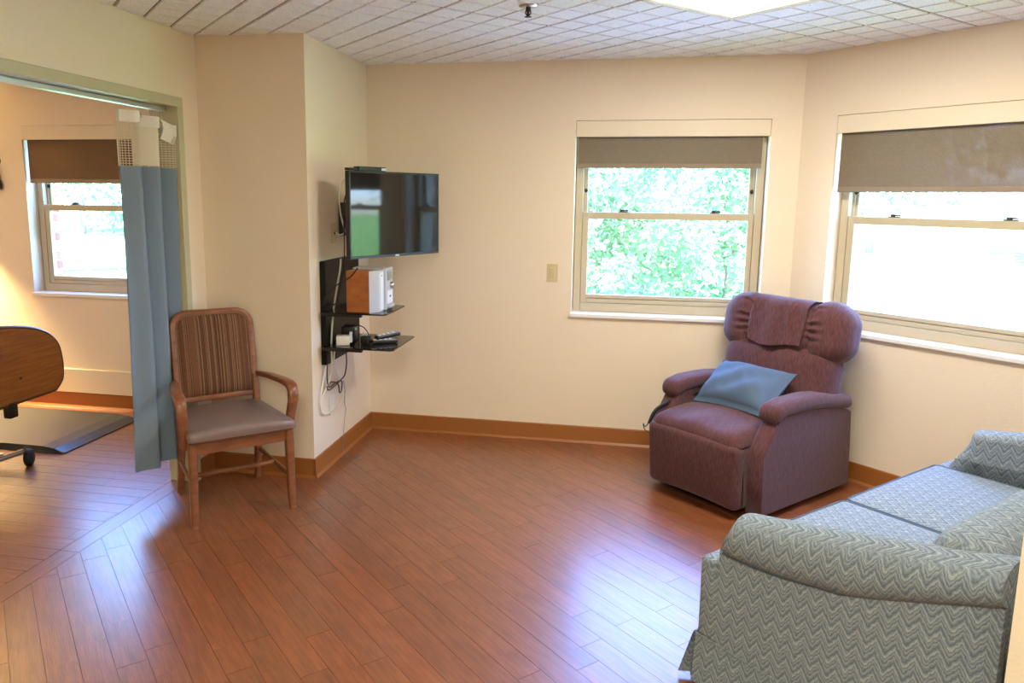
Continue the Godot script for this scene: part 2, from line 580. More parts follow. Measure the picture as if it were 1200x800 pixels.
func walls() -> void:
	var st := ST()
	wall_with_hole(st, 0.0, W3 + 0.1, -THICK, 0.0, [[1.368, 1.368 + WIN_W, WIN_Y0, WIN_Y1]])
	shell("wall_back", st, M.wall_paint)
	st = ST()
	wall_with_hole(st, 0.0, 2.4, -THICK, 0.0, [[0.219, 0.219 + WIN_W, WIN_Y0, WIN_Y1]])
	var o := shell("wall_right", st, M.wall_paint)
	o.position = Vector3(W3, 0, 0)
	o.rotation.y = -PI / 4
	# pillar block that carries the television
	st = ST()
	box(st, Vector3(-W0, 0, -THICK), Vector3(0, 2.46, W1))
	shell("wall_pillar", st, M.wall_paint)
	# left wall with the wide framed opening (own axes: x along +z of the room)
	st = ST()
	box(st, Vector3(-0.77, 0, -THICK), Vector3(-W0, 2.46, 1.135))
	box(st, Vector3(-0.77, 2.098, 1.135), Vector3(-W0, 2.46, 3.6))
	box(st, Vector3(-0.77, 0, 3.6), Vector3(-W0, 2.46, 6.35))
	shell("wall_left", st, M.wall_paint)
	# wall behind the sofa, ends in the corner at the right edge of the picture
	st = ST()
	var p := PackedVector2Array([uvp(2.2, 4.06), uvp(-0.545, 4.06), uvp(-0.545, 5.6), uvp(-0.40, 5.6), uvp(-0.40, 4.2), uvp(2.2, 4.2)])
	slab(st, p, 0.0, 2.46)
	shell("wall_sofa", st, M.wall_paint)
	st = ST()
	var e := uvp(-0.545, 5.6).x
	box(st, Vector3(e, 0, 4.4), Vector3(e + 0.14, 2.46, 6.35))
	shell("wall_entry", st, M.wall_paint)
	st = ST()
	box(st, Vector3(-W0, 0, 6.2), Vector3(e, 2.46, 6.35))
	shell("wall_front", st, M.wall_paint)
	# neighbour room
	st = ST()
	wall_with_hole(st, -4.6, -0.77, -THICK, 0.0, [[-2.622, -2.622 + WIN_W, WIN_Y0, WIN_Y1]])
	shell("wall_neighbour_back", st, M.wall_paint)
	st = ST()
	box(st, Vector3(-4.75, 0, -THICK), Vector3(-4.6, 2.46, 4.35))
	shell("wall_neighbour_left", st, M.wall_paint)
	st = ST()
	box(st, Vector3(-4.6, 0, 4.2), Vector3(-0.77, 2.46, 4.35))
	shell("wall_neighbour_front", st, M.wall_paint)

func in_poly(poly: PackedVector2Array, p: Vector2) -> bool:
	return Geometry2D.is_point_in_polygon(p, poly)

func floors() -> void:
	var room := room_poly()
	var st := ST()
	slab(st, room, -0.2, -0.008)
	slab(st, PackedVector2Array([Vector2(-4.75, -0.24), Vector2(-W0, -0.24), Vector2(-W0, 6.3), Vector2(-4.75, 6.3)]), -0.2, -0.008)
	var fl := shell("floor", st, M.floor_joint)
	# planks of the dayroom, laid at 45 degrees
	var wdt := 0.1012
	var len := 0.915
	var d := Vector2(R2, R2)
	var n := Vector2(-R2, R2)
	var area := Geometry2D.offset_polygon(room, -0.001)[0]
	area = Geometry2D.merge_polygons(area, PackedVector2Array([Vector2(-0.6722, 1.18), Vector2(-0.6, 1.18), Vector2(-0.6, 3.598), Vector2(-0.6722, 3.598)]))[0]
	var clip := Geometry2D.intersect_polygons(area, PackedVector2Array([Vector2(-0.672, -1), Vector2(6, -1), Vector2(6, 3.5), Vector2(-0.672, 3.5)]))[0]
	var far := Geometry2D.intersect_polygons(area, PackedVector2Array([Vector2(-0.672, 3.5), Vector2(6, 3.5), Vector2(6, 6.3), Vector2(-0.672, 6.3)]))
	var rest := ST()
	for q in far:
		slab(rest, q, -0.008, 0.0, 0.0, Vector2.ZERO, d)
	var phase := fposmod((1.9 + 0.672) * R2, wdt)      # a joint meets the threshold at z = 1.9
	for row in range(-45, 50):
		var y0 := row * wdt + phase
		var off := rng.randf() * len
		for k in range(-3, 10):
			var x0 := k * len + off
			var g := 0.0003
			var quadp := PackedVector2Array()
			for c in [[x0 + g, y0 + g], [x0 + len - g, y0 + g], [x0 + len - g, y0 + wdt - g], [x0 + g, y0 + wdt - g]]:
				quadp.append(d * c[0] + n * c[1])
			for piece in Geometry2D.intersect_polygons(quadp, clip):
				st = ST()
				var cen := Vector2(rng.randf() * 3.0, rng.randf() * 3.0)
				if slab(st, piece, -0.008, 0.0, 0.0004, cen, d):
					put("plank", st, M["floor_plank_%d" % rng.randi_range(0, 5)], fl)
	put("plank_field", rest, M.floor_plank_0, fl).set_meta("kind", "stuff")
	# border plank under the opening
	for z in [[1.14, 2.05], [2.0512, 2.97], [2.9712, 3.6]]:
		st = ST()
		slab(st, PackedVector2Array([Vector2(-0.768, z[0]), Vector2(-0.6735, z[0]), Vector2(-0.6735, z[1]), Vector2(-0.768, z[1])]), -0.008, 0.0, 0.0004, Vector2(rng.randf(), rng.randf()), Vector2(0, 1))
		put("border_plank", st, M.floor_plank_1, fl)
	# planks of the neighbour room run across
	for row in 26:
		var z0 := 0.02 + row * wdt
		var off := rng.randf() * len
		for k in range(-1, 5):
			var a := maxf(-4.58, -4.6 + k * len + off); var b := minf(-0.7695, -4.6 + (k + 1) * len + off)
			if b - a < 0.003 or b < -3.2:
				continue
			st = ST()
			slab(st, PackedVector2Array([Vector2(a + 0.0006, z0 + 0.0006), Vector2(b - 0.0006, z0 + 0.0006), Vector2(b - 0.0006, z0 + wdt - 0.0006), Vector2(a + 0.0006, z0 + wdt - 0.0006)]), -0.008, 0.0, 0.0004, Vector2(rng.randf() * 3, rng.randf() * 3), Vector2(1, 0))
			put("plank", st, M["floor_plank_%d" % rng.randi_range(0, 5)], fl)

func roof_poly(out: float) -> PackedVector2Array:      # outer faces of the walls, pushed out by an eave
	var bay := W3 + THICK * 0.41421
	var p := PackedVector2Array([Vector2(-4.75, -THICK), Vector2(bay, -THICK), Vector2(bay + 2.3, -THICK + 2.3), Vector2(bay + 2.3, 6.35), Vector2(-4.75, 6.35)])
	return p if out <= 0.0 else Geometry2D.offset_polygon(p, out, Geometry2D.JOIN_MITER)[0]

func lat(a: float, b: float) -> Vector2:      # ceiling grid lines -> (x, z)
	return Vector2(1.283, 1.8122) + Vector2(0.10776, 0.10776) * b + Vector2(0.10776, -0.10776) * a

func ceiling() -> void:
	var room := Geometry2D.offset_polygon(room_poly(), -0.001)[0]
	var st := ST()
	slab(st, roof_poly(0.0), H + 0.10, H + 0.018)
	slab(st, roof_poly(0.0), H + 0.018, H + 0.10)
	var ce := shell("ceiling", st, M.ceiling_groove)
	st = ST()
	slab(st, roof_poly(0.15), H + 0.10, H + 0.3)
	slab(st, roof_poly(0.15), H + 0.3, H + 0.10)
	shell("roof", st, M.roof_felt)
	# scored lay-in tiles, four squares by four
	for A in range(-40, 24, 4):
		for B in range(-28, 44, 4):
			if (A == 4 and (B == 0 or B == 4)) or (A == -16 and (B == 12 or B == 16)):
				continue
			var mid := lat(A + 2, B + 2)
			if mid.y > 5.0:
				continue
			var any := false
			st = ST()
			for i in 4:
				for j in 4:
					var g := 0.038
					var e0 := 0.055
					var a0 := A + i + (e0 if i == 0 else g); var a1 := A + i + 1 - (e0 if i == 3 else g)
					var b0 := B + j + (e0 if j == 0 else g); var b1 := B + j + 1 - (e0 if j == 3 else g)
					var cell := PackedVector2Array([lat(a0, b0), lat(a1, b0), lat(a1, b1), lat(a0, b1)])
					for piece in Geometry2D.intersect_polygons(cell, room):
						if slab(st, piece, H + 0.008, H, 0.002):
							any = true
			if not any:
				continue
			var tile := put("ceiling_tile", st, M.ceiling_tile, ce)
			st = ST()      # score line bottoms, painted brown for their shade and dirt
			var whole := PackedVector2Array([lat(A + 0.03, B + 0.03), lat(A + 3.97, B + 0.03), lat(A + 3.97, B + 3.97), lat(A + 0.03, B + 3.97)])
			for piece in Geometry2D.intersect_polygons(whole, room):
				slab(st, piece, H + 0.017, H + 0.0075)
			put("groove_shade_dirt", st, M.ceiling_groove, tile)
	for k in range(-40, 44, 4):
		for way in 2:
			st = ST()
			var w := 0.03
			var bar := PackedVector2Array([lat(k - w, -60), lat(k + w, -60), lat(k + w, 60), lat(k - w, 60)]) if way == 0 else PackedVector2Array([lat(-60, k - w), lat(-60, k + w), lat(60, k + w), lat(60, k - w)])
			var hit := false
			for piece in Geometry2D.intersect_polygons(bar, room):
				for q in Geometry2D.clip_polygons(piece, PackedVector2Array([lat(4, 0), lat(8, 0), lat(8, 8), lat(4, 8)])):
					hit = slab(st, q, H + 0.017, H + 0.0035) or hit
			if hit:
				put("ceiling_tee", st, M.ceiling_tee, ce)
	ceiling_lamp(6.0, 4.0, "white two by four foot ceiling light with glowing diffuser above recliner", 5.3)
	ceiling_lamp(-14.0, 16.0, "added unseen fill light panel behind the dayroom entrance", 8.5, Color(0.98, 1.0, 0.925))  # unseen panel added as fill for the header wall and sofa arm
	ceiling_lamp(-19.4, -17.6, "added unseen light panel brightening the bedroom beyond the opening", 2.6, Color(1.0, 0.90, 0.74))  # unseen panel added to lift the bedroom wall
	st = ST()
	box(st, Vector3(-4.6, H + 0.012, 0), Vector3(-0.77, H + 0.018, 4.2))
	shell("ceiling_neighbour", st, M.fixture_frame)

func ceiling_lamp(a: float, b: float, label: String, energy: float, tint := Color(1.0, 0.965, 0.905)) -> void:
	var c := lat(a, b)
	var t := thing("ceiling_light", label, "ceiling light", Vector3(c.x, H, c.y), -PI / 4)
	# own axes: x along the fixture (1.2192), z across (0.6096)
	var st := ST()
	var L := 8 * CELL / 2 - 0.004
	var S := 4 * CELL / 2 - 0.004
	var f := 0.028
	rbox(st, Vector3(0, 0.004, -S + f / 2), Vector3(2 * L, 0.014, f), 0.003)
	rbox(st, Vector3(0, 0.004, S - f / 2), Vector3(2 * L, 0.014, f), 0.003)
	rbox(st, Vector3(-L + f / 2, 0.004, 0), Vector3(f, 0.014, 2 * S - 2 * f), 0.003)
	rbox(st, Vector3(L - f / 2, 0.004, 0), Vector3(f, 0.014, 2 * S - 2 * f), 0.003)
	put("frame", st, M.fixture_frame, t)
	st = ST()
	box(st, Vector3(-L + f, 0.003, -S + f), Vector3(L - f, 0.008, S - f))
	put("diffuser", st, M.lamp_lens, t)
	var al := AreaLight3D.new()
	al.name = "light"
	al.area_size = Vector2(2 * (L - f), 2 * (S - f))
	al.light_color = tint
	al.light_energy = energy
	al.shadow_enabled = true
	al.set("area_range", 20.0)
	t.add_child(al)
	al.position = Vector3(0, -0.004, 0)
	al.rotation.x = -PI / 2

# ------------------------------------------------------------------ windows
func windows() -> void:
	window("window_1", Vector3(1.368, 0, 0), 0.0, M.window_paint)
	window("window_2", Vector3(W3 + 0.219 * R2, 0, 0.219 * R2), -PI / 4, M.window_paint)
	window("window_3", Vector3(-2.622, 0, 0), 0.0, M.window_paint)
	shade(Vector3(1.368, 0, 0), 0.0, 1.786, "raised brown see-through roller shade on window left of recliner", M.shade_weave)
	shade(Vector3(W3 + 0.219 * R2, 0, 0.219 * R2), -PI / 4, 1.648, "brown see-through roller shade on window above blue sofa, drawn lower", M.shade_weave)
	shade(Vector3(-2.622, 0, 0), 0.0, 1.668, "opaque brown roller shade on bedroom window behind the blue curtain", M.shade_blackout)

func window(called: String, at: Vector3, turn: float, m: Material) -> void:
	var t := shell_node(called, at, turn)
	var W := WIN_W
	var st := ST()
	# fixed frame
	box(st, Vector3(0.004, 0.866, -0.19), Vector3(0.05, 2.07, -0.10), 0.003)
	box(st, Vector3(W - 0.05, 0.866, -0.19), Vector3(W - 0.004, 2.07, -0.10), 0.003)
	box(st, Vector3(0.05, 2.01, -0.19), Vector3(W - 0.05, 2.07, -0.10), 0.003)
	box(st, Vector3(0.05, 0.866, -0.19), Vector3(W - 0.05, 0.922, -0.095), 0.003)
	box(st, Vector3(0.05, 0.922, -0.15), Vector3(0.062, 2.01, -0.14), 0.001)
	box(st, Vector3(W - 0.062, 0.922, -0.15), Vector3(W - 0.05, 2.01, -0.14), 0.001)
	put("frame", st, m, t)
	# lower sash, in front
	st = ST()
	var z0 := -0.136; var z1 := -0.104
	box(st, Vector3(0.052, 0.924, z0), Vector3(0.090, 1.512, z1), 0.003)
	box(st, Vector3(W - 0.084, 0.924, z0), Vector3(W - 0.052, 1.512, z1), 0.003)
	box(st, Vector3(0.090, 1.468, z0), Vector3(W - 0.084, 1.512, z1), 0.003)
	box(st, Vector3(0.090, 0.924, z0), Vector3(W - 0.084, 0.950, z1), 0.003)
	box(st, Vector3(0.090, 0.955, z0), Vector3(W - 0.084, 0.978, z1), 0.003)
	box(st, Vector3(0.090, 0.945, z0), Vector3(W - 0.084, 0.960, z1 - 0.012))
	var low := put("lower_sash", st, m, t)
	st = ST()
	box(st, Vector3(0.088, 0.976, -0.122), Vector3(W - 0.082, 1.470, -0.118))
	put("pane", st, M.window_glass, low)
	# upper sash, behind
	st = ST()
	z0 = -0.182; z1 = -0.152
	box(st, Vector3(0.052, 1.470, z0), Vector3(0.078, 2.01, z1), 0.003)
	box(st, Vector3(W - 0.084, 1.470, z0), Vector3(W - 0.052, 2.01, z1), 0.003)
	box(st, Vector3(0.078, 1.470, z0), Vector3(W - 0.084, 1.508, z1), 0.003)
	box(st, Vector3(0.078, 1.985, z0), Vector3(W - 0.084, 2.01, z1), 0.003)
	var up := put("upper_sash", st, m, t)
	st = ST()
	box(st, Vector3(0.076, 1.506, -0.169), Vector3(W - 0.082, 1.987, -0.165))
	put("pane", st, M.window_glass, up)
	for fx in [0.265, 0.755]:
		st = ST()
		box(st, Vector3(fx * W - 0.03, 1.512, -0.135), Vector3(fx * W + 0.03, 1.518, -0.107), 0.002)
		rbox(st, Vector3(fx * W + 0.008, 1.524, -0.120), Vector3(0.05, 0.010, 0.014), 0.004, 2)
		lathe(st, Vector3(fx * W - 0.008, 1.516, -0.120), Vector3.UP, [[0.013, 0.0], [0.013, 0.012], [0.009, 0.015], [0.0, 0.015]], 10)
		put("latch", st, M.dark_metal, t)
	for fx in [0.064, W - 0.064]:
		st = ST()
		lathe(st, Vector3(fx, 1.648, -0.152), Vector3(0, 0, 1), [[0.014, 0.0], [0.014, 0.008], [0.010, 0.012], [0.0, 0.012]], 12)
		put("stop_button", st, M.dark_metal, t)
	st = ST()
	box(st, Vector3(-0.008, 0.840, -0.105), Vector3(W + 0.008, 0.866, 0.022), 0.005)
	put("sill", st, M.sill_sky_white, t)
	st = ST()
	box(st, Vector3(0.003, 1.976, -0.016), Vector3(W - 0.003, 2.073, 0.004), 0.002)
	put("valance", st, M.valance_paint, t)
	# brick reveal outside
	for s in 2:
		for k in 18:
			st = ST()
			var dz := 0.01 if k % 2 else 0.0
			box(st, Vector3(-0.09 if s == 0 else W - 0.006, 0.80 + k * 0.072, -0.30 - dz), Vector3(0.006 if s == 0 else W + 0.09, 0.862 + k * 0.072, -THICK - 0.004), 0.003)
			put("brick", st, M["brick_%d" % rng.randi_range(0, 2)], t)

func shade(at: Vector3, turn: float, low: float, label: String, cloth: Material) -> void:
	var t := thing("roller_shade", label, "roller shade", at, turn)
	var st := ST()
	box(st, Vector3(0.016, low + 0.028, -0.031), Vector3(WIN_W - 0.040, 2.05, -0.0295))
	put("cloth", st, cloth, t)
	st = ST()
	rbox(st, Vector3((WIN_W - 0.024) / 2, low + 0.015, -0.030), Vector3(WIN_W - 0.056, 0.030, 0.010), 0.003)
	put("hem_bar", st, M.shade_hem, t)
	st = ST()
	tube(st, [Vector3(0.008, 2.045, -0.052), Vector3(WIN_W - 0.008, 2.045, -0.052)], 0.022, 12)
	put("roller", st, M.shade_hem, t)

# ------------------------------------------------------------------ trims
func base_run(called: String, a: Vector2, b: Vector2, n: Vector2, ext0 := 0.0, ext1 := 0.0) -> void:
	# vinyl base with a small toe along the floor; n points into the room
	var st := ST()
	var d := (b - a).normalized()
	a -= d * ext0
	b += d * ext1
	var prof := [Vector2(0.0005, 0.0005), Vector2(0.020, 0.0005), Vector2(0.016, 0.006), Vector2(0.009, 0.016), Vector2(0.009, 0.108), Vector2(0.006, 0.114), Vector2(0.0005, 0.114)]
	var s0 := []
	var s1 := []
	for q in prof:
		s0.append(Vector3(a.x + n.x * q.x, q.y, a.y + n.y * q.x))
		s1.append(Vector3(b.x + n.x * q.x, q.y, b.y + n.y * q.x))
	loft(st, [s0, s1], true, false)
	shell(called, st, M.baseboard_vinyl)

func trims() -> void:
	base_run("baseboard_back", Vector2(0, 0), Vector2(W3, 0), Vector2(0, 1))
	base_run("baseboard_right", Vector2(W3, 0), uvp(W3 * R2, 4.06), Vector2(-R2, R2))
	base_run("baseboard_pillar_side", Vector2(0, 0), Vector2(0, W1), Vector2(1, 0), 0.0, 0.009)
	base_run("baseboard_pillar_front", Vector2(-W0, W1), Vector2(0, W1), Vector2(0, 1), 0.0, 0.009)
	base_run("baseboard_left", Vector2(-W0, W1), Vector2(-W0, 1.13), Vector2(1, 0))
	base_run("baseboard_sofa", uvp(W3 * R2, 4.06), uvp(-0.545, 4.06), Vector2(-R2, -R2))
	base_run("baseboard_neighbour", Vector2(-4.6, 0), Vector2(-0.77, 0), Vector2(0, 1))
	# steel frame of the opening: face 50 mm wide on both sides
	var st := ST()
	box(st, Vector3(-0.782, 0.0, 1.130), Vector3(-0.617, 2.050, 1.178), 0.003)
	box(st, Vector3(-0.782, 2.050, 1.130), Vector3(-0.617, 2.100, 3.65), 0.003)
	box(st, Vector3(-0.782, 0.0, 3.60), Vector3(-0.617, 2.050, 3.65), 0.003)
	shell("trim_1", st, M.door_frame_paint)
	# board along the foot of the neighbour room's wall
	st = ST()
	box(st, Vector3(-4.6, 0.115, 0.0005), Vector3(-0.77, 0.296, 0.018), 0.003)
	shell("trim_2", st, M.valance_paint)

# ------------------------------------------------------------------ outside
func tree(called: String, label: String, at: Vector3, h: float, r: Vector3, leaves: int, kind: int, leaf := 0.12, low := 0.25) -> void:
	var t := thing(called, label, "tree" if called == "tree" else "shrub", at)
	var st := ST()
	var tr := 0.016 * h
	tube(st, [Vector3(0, 0, 0), Vector3(0.05, h * 0.3, 0.03), Vector3(-0.04, h * 0.6, 0)], tr, 8, 3, 1.0, tr * 0.5)
	for k in 4:
		var an := TAU * k / 4 + rng.randf()
		tube(st, [Vector3(0.03, h * (0.28 + 0.07 * k), 0.02), Vector3(cos(an) * r.x * 0.35, h * (0.45 + 0.07 * k), sin(an) * r.z * 0.35), Vector3(cos(an) * r.x * 0.7, h * (0.6 + 0.06 * k), sin(an) * r.z * 0.7)], tr * 0.4, 6, 3, 1.0, tr * 0.12)
	put("trunk", st, M.bark, t)
	st = ST()
	st.set_smooth_group(-1)
	var w := 0.34
	vtx(st, Vector3(0, 0, 0), Vector2.ZERO); vtx(st, Vector3(-w, 0.06, 0.5), Vector2.ZERO); vtx(st, Vector3(0, -0.02, 0.5), Vector2.ZERO)
	vtx(st, Vector3(0, 0, 0), Vector2.ZERO); vtx(st, Vector3(0, -0.02, 0.5), Vector2.ZERO); vtx(st, Vector3(w, 0.06, 0.5), Vector2.ZERO)
	vtx(st, Vector3(-w, 0.06, 0.5), Vector2.ZERO); vtx(st, Vector3(0, -0.05, 1.0), Vector2.ZERO); vtx(st, Vector3(0, -0.02, 0.5), Vector2.ZERO)
	vtx(st, Vector3(0, -0.02, 0.5), Vector2.ZERO); vtx(st, Vector3(0, -0.05, 1.0), Vector2.ZERO); vtx(st, Vector3(w, 0.06, 0.5), Vector2.ZERO)
	var mm := MultiMesh.new()
	mm.transform_format = MultiMesh.TRANSFORM_3D
	var me := done(st)
	me.surface_set_material(0, M["leaf_%d" % kind])
	mm.mesh = me
	mm.instance_count = leaves
	# leaves gather in clumps at the ends of twigs
	var clumps := []
	for k in maxi(12, leaves / 90):
		var v := Vector3(rng.randfn(), rng.randfn(), rng.randfn()).normalized() * pow(rng.randf(), 0.4)
		clumps.append(Vector3(v.x * r.x, h * low + (v.y * 0.5 + 0.5) * h * (1.0 - low), v.z * r.z))
	var cr := minf(r.x, r.z) * 0.26
	for i in leaves:
		var c: Vector3 = clumps[rng.randi_range(0, clumps.size() - 1)]
		var p := c + Vector3(rng.randfn(), rng.randfn() * 0.8, rng.randfn()) * cr * 0.55
		p.y = maxf(p.y, 0.05)
		var s := leaf * rng.randf_range(0.7, 1.3)
		mm.set_instance_transform(i, Transform3D(Basis.from_euler(Vector3(rng.randf_range(-1.2, 1.2), rng.randf() * TAU, rng.randf_range(-0.8, 0.8))).scaled(Vector3(s, s, s)), p))
	var mi := MultiMeshInstance3D.new()
	mi.multimesh = mm
	mi.name = "foliage"
	mi.set_meta("kind", "stuff")
	t.add_child(mi)

func outside() -> void:
	var st := ST()
	box(st, Vector3(-70, -0.6, -75), Vector3(70, -0.35, 40))
	shell("ground_lawn", st, M.lawn_grass)
	st = ST()
	slab(st, PackedVector2Array([Vector2(5.2, -3.5), Vector2(9.5, -5.5), Vector2(16, -30), Vector2(8, -34), Vector2(4.8, -18)]), -0.35, -0.33)
	shell("ground_pavement", st, M.pavement_concrete)
	st = ST()
	slab(st, PackedVector2Array([Vector2(-12, -1.3), Vector2(3.2, -1.3), Vector2(6.6, 2.1), Vector2(7.9, 0.8), Vector2(4.0, -3.2), Vector2(-12, -3.2)]), -0.35, -0.335)
	shell("ground_bounce_strip", st, M.pavement_concrete)  # unseen concrete added to bounce sunlight up through the windows
	var y := -0.35
	tree("shrub", "tall leafy shrub filling left half of window beside recliner", Vector3(0.9, y, -6.4), 3.7, Vector3(1.9, 0, 1.3), 9000, 2, 0.11, 0.02)
	tree("shrub", "tall leafy shrub filling right half of window beside recliner", Vector3(3.2, y, -7.0), 3.9, Vector3(1.9, 0, 1.3), 9000, 0, 0.11, 0.02)
	tree("shrub", "pale shrub behind the two tall ones outside recliner window", Vector3(2.0, y, -9.4), 4.6, Vector3(3.0, 0, 1.4), 8000, 2, 0.13, 0.02)
	tree("tree", "leafy tree with low boughs outside bedroom window", Vector3(-8.3, y, -10.5), 7.5, Vector3(3.4, 0, 3.0), 6500, 2, 0.17, 0.30)
	tree("tree", "broad green tree far beyond the lawn outside bedroom window", Vector3(-23.0, y, -26.0), 9.0, Vector3(5.5, 0, 4.5), 6500, 1, 0.30, 0.0)
	tree("tree", "darker tree at lawn's far edge outside bedroom window", Vector3(-15.5, y, -31.0), 10.0, Vector3(5.5, 0, 4.5), 6500, 1, 0.30, 0.0)
	tree("tree", "tall pale tree beyond the pavement outside sofa window", Vector3(10.5, y, -25.0), 9.5, Vector3(4.6, 0, 4.0), 6500, 2, 0.28, 0.08)
	tree("tree", "spreading tree beyond the pavement outside sofa window", Vector3(17.5, y, -22.0), 9.0, Vector3(5.0, 0, 4.0), 6500, 0, 0.28, 0.08)
	tree("tree", "dark green tree mirrored in the television screen", Vector3(17.5, y, -7.5), 8.0, Vector3(4.5, 0, 4.5), 8000, 1, 0.26, 0.0)

# ------------------------------------------------------------------ recliner
func recliner() -> void:
	var t := thing("recliner_chair", "plum brown upholstered lift recliner with puffy headrest in bay corner", "recliner", Vector3(2.425, 0, 0.545), -deg_to_rad(43.5))
	var F: Material = M.recliner_fabric
	var W := 0.36
	# base and feet
	var st := ST()
	box(st, Vector3(-0.29, 0.035, -0.36), Vector3(0.29, 0.10, 0.34), 0.01)
	put("base", st, M.black_matte, t)
	for sx in [-1, 1]:
		for sz in [-0.34, 0.33]:
			st = ST()
			lathe(st, Vector3(sx * 0.26, 0.0, sz), Vector3.UP, [[0.0, 0.0], [0.022, 0.0], [0.026, 0.012], [0.018, 0.036]], 10)
			put("foot", st, M.black_plastic, t)
	# arms: side panel with slanted front, padded top
	for s in [-1.0, 1.0]:
		st = ST()
		var prof := [Vector2(0.40, 0.035), Vector2(0.412, 0.20), Vector2(0.415, 0.345), Vector2(0.395, 0.385), Vector2(0.33, 0.475), Vector2(0.295, 0.53), Vector2(0.05, 0.545), Vector2(-0.30, 0.50), Vector2(-0.395, 0.46), Vector2(-0.415, 0.25), Vector2(-0.425, 0.035)]
		var rings := []
		for e in [[0.0, 0.010], [0.010, 0.002], [0.022, 0.0], [0.072, 0.0], [0.086, 0.003], [0.094, 0.012]]:
			var ring := []
			var c := Vector2(0, 0.28)
			for q in prof:
				var p2: Vector2 = q + (c - q).normalized() * e[1]
				ring.append(Vector3(s * (W - e[0]), p2.y, p2.x))
			rings.append(ring)
		loft(st, rings, true, true)
		var arm := put("arm", st, F, t)
		st = ST()
		var padf := func(p: Vector3) -> Vector3:
			var z := p.z
			var sag := -0.055 * pow(clampf((0.05 - z) / 0.4, 0.0, 1.0), 1.3)
			var nose := clampf((z - 0.22) / 0.13, 0.0, 1.0)
			var q := p
			q.x *= 1.0 + 0.10 * sin(clampf((z + 0.36) / 0.72, 0, 1) * PI)
			q.y = p.y * (1.0 + 0.12 * nose) + sag - 0.030 * nose * nose
			return q
		rbox(st, Vector3(s * (W - 0.047), 0.570, -0.025), Vector3(0.122, 0.078, 0.72), 0.034, 4, 8, padf)
		put("arm_pad", st, F, arm)
	# footrest panel, bulging, bottom tucked in
	st = ST()
	var footf := func(p: Vector3) -> Vector3:
		var q := p
		var u := p.x / 0.285
		var v := clampf((p.y + 0.18) / 0.36, 0, 1)
		if p.z > 0.0:
			q.z += 0.018 * (1 - u * u) * sin(v * PI) - 0.03 * (1.0 - v)
			q.z += 0.002 * sin(p.x * 210.0 + p.y * 9.0) * (1.0 - v) * v * 2.0
		q.y += 0.006 * cos(u * 2.2)
		return q
	rbox(st, Vector3(-0.012, 0.222, 0.445), Vector3(0.575, 0.345, 0.15), 0.035, 4, 10, footf)
	put("footrest", st, F, t)
	# seat cushion rolling over the front
	st = ST()
	var seatf := func(p: Vector3) -> Vector3:
		var q := p
		var u := p.x / 0.28
		if p.y > 0.0:
			q.y += 0.028 * (1 - u * u) * (1.0 - 0.4 * absf(p.z) / 0.35)
			q.y -= 0.035 * pow(clampf(p.z / 0.36, 0, 1), 2.0)
			q.y += 0.006 * sin(p.x * 26.0 + p.z * 7.0) * clampf(p.z / 0.3, 0, 1)
		return q
	rbox(st, Vector3(-0.008, 0.385, 0.155), Vector3(0.56, 0.15, 0.70), 0.055, 4, 12, seatf)
	put("seat", st, F, t)
	# backrest lower roll
	var lean := Basis(Vector3.RIGHT, -0.20)
	st = ST()
	var lowf := func(p: Vector3) -> Vector3:
		var q := p
		var u := p.x / 0.33
		if p.z > 0.0:
			var pinch := exp(-pow(p.x / 0.05, 2.0)) * 0.03 * clampf((p.y + 0.1) / 0.25, 0, 1)
			q.z += 0.05 * (1 - u * u) - pinch
			q.z += 0.004 * sin(p.x * 40.0 + p.y * 30.0) * clampf(p.y / 0.1, 0, 1)
		return q
	rbox(st, Vector3(0.01, 0.62, -0.235), Vector3(0.68, 0.36, 0.21), 0.085, 5, 12, lowf, lean)
	var back := put("backrest", st, F, t)
	# headrest: one long puffy roll with gathered side pieces
	st = ST()
	var headf := func(p: Vector3) -> Vector3:
		var q := p
		var ax := absf(p.x)
		var mid := 1.0 - smoothstep(0.15, 0.21, ax)
		var end := clampf((ax - 0.19) / 0.21, 0.0, 1.0)
		# side pieces bulge, then taper to a rounded end
		var puff := 1.0 + 0.07 * sin(clampf(end * 1.5, 0, 1) * PI) - 0.10 * end * end
		q.y *= puff
		q.z *= puff
		# seam valley between middle and sides
		var seam := exp(-pow((ax - 0.185) / 0.014, 2.0))
		q.z -= 0.022 * seam * signf(p.z) * clampf(absf(p.z) * 12.0, 0.0, 1.0)
		q.y -= 0.020 * seam * signf(p.y) * clampf(absf(p.y) * 9.0, 0.0, 1.0)
		# gathers fan out from the seams
		var gather := exp(-pow((ax - 0.215) / 0.035, 2.0)) * 0.010
		q.z += gather * sin(p.y * 150.0) * clampf(p.z * 20.0, 0, 1)
		if p.z > 0.0:
			q.z += 0.022 * mid * cos(clampf(p.y / 0.14, -1, 1) * PI / 2)
		return q
	rbox(st, Vector3(0.012, 0.888, -0.285), Vector3(0.79, 0.325, 0.25), 0.105, 7, 30, headf, Basis(Vector3.RIGHT, -0.16))
	var head := put("headrest", st, F, back)
	# cloth laid over the headrest
	st = ST()
	var cloth := func(u: float, v: float) -> Vector3:
		var x := lerpf(-0.155, 0.175, u)
		var an := lerpf(-2.0, 1.72 + 0.06 * sin(u * 5.0), v)        # from behind, over the top, to the front
		# follows the rounded outline of the headrest, then hangs
		var y := signf(cos(an)) * pow(absf(cos(an)), 0.55) * 0.170
		var z := signf(sin(an)) * pow(absf(sin(an)), 0.55) * 0.150
		if an > 1.0:
			y = pow(cos(1.0), 0.55) * 0.170 - (an - 1.0) * 0.30
			z = pow(sin(1.0), 0.55) * 0.150 + (an - 1.0) * 0.020
		z += 0.006 * sin(u * 9.0 + v * 4.0)
		var slant := 0.015 * u * v
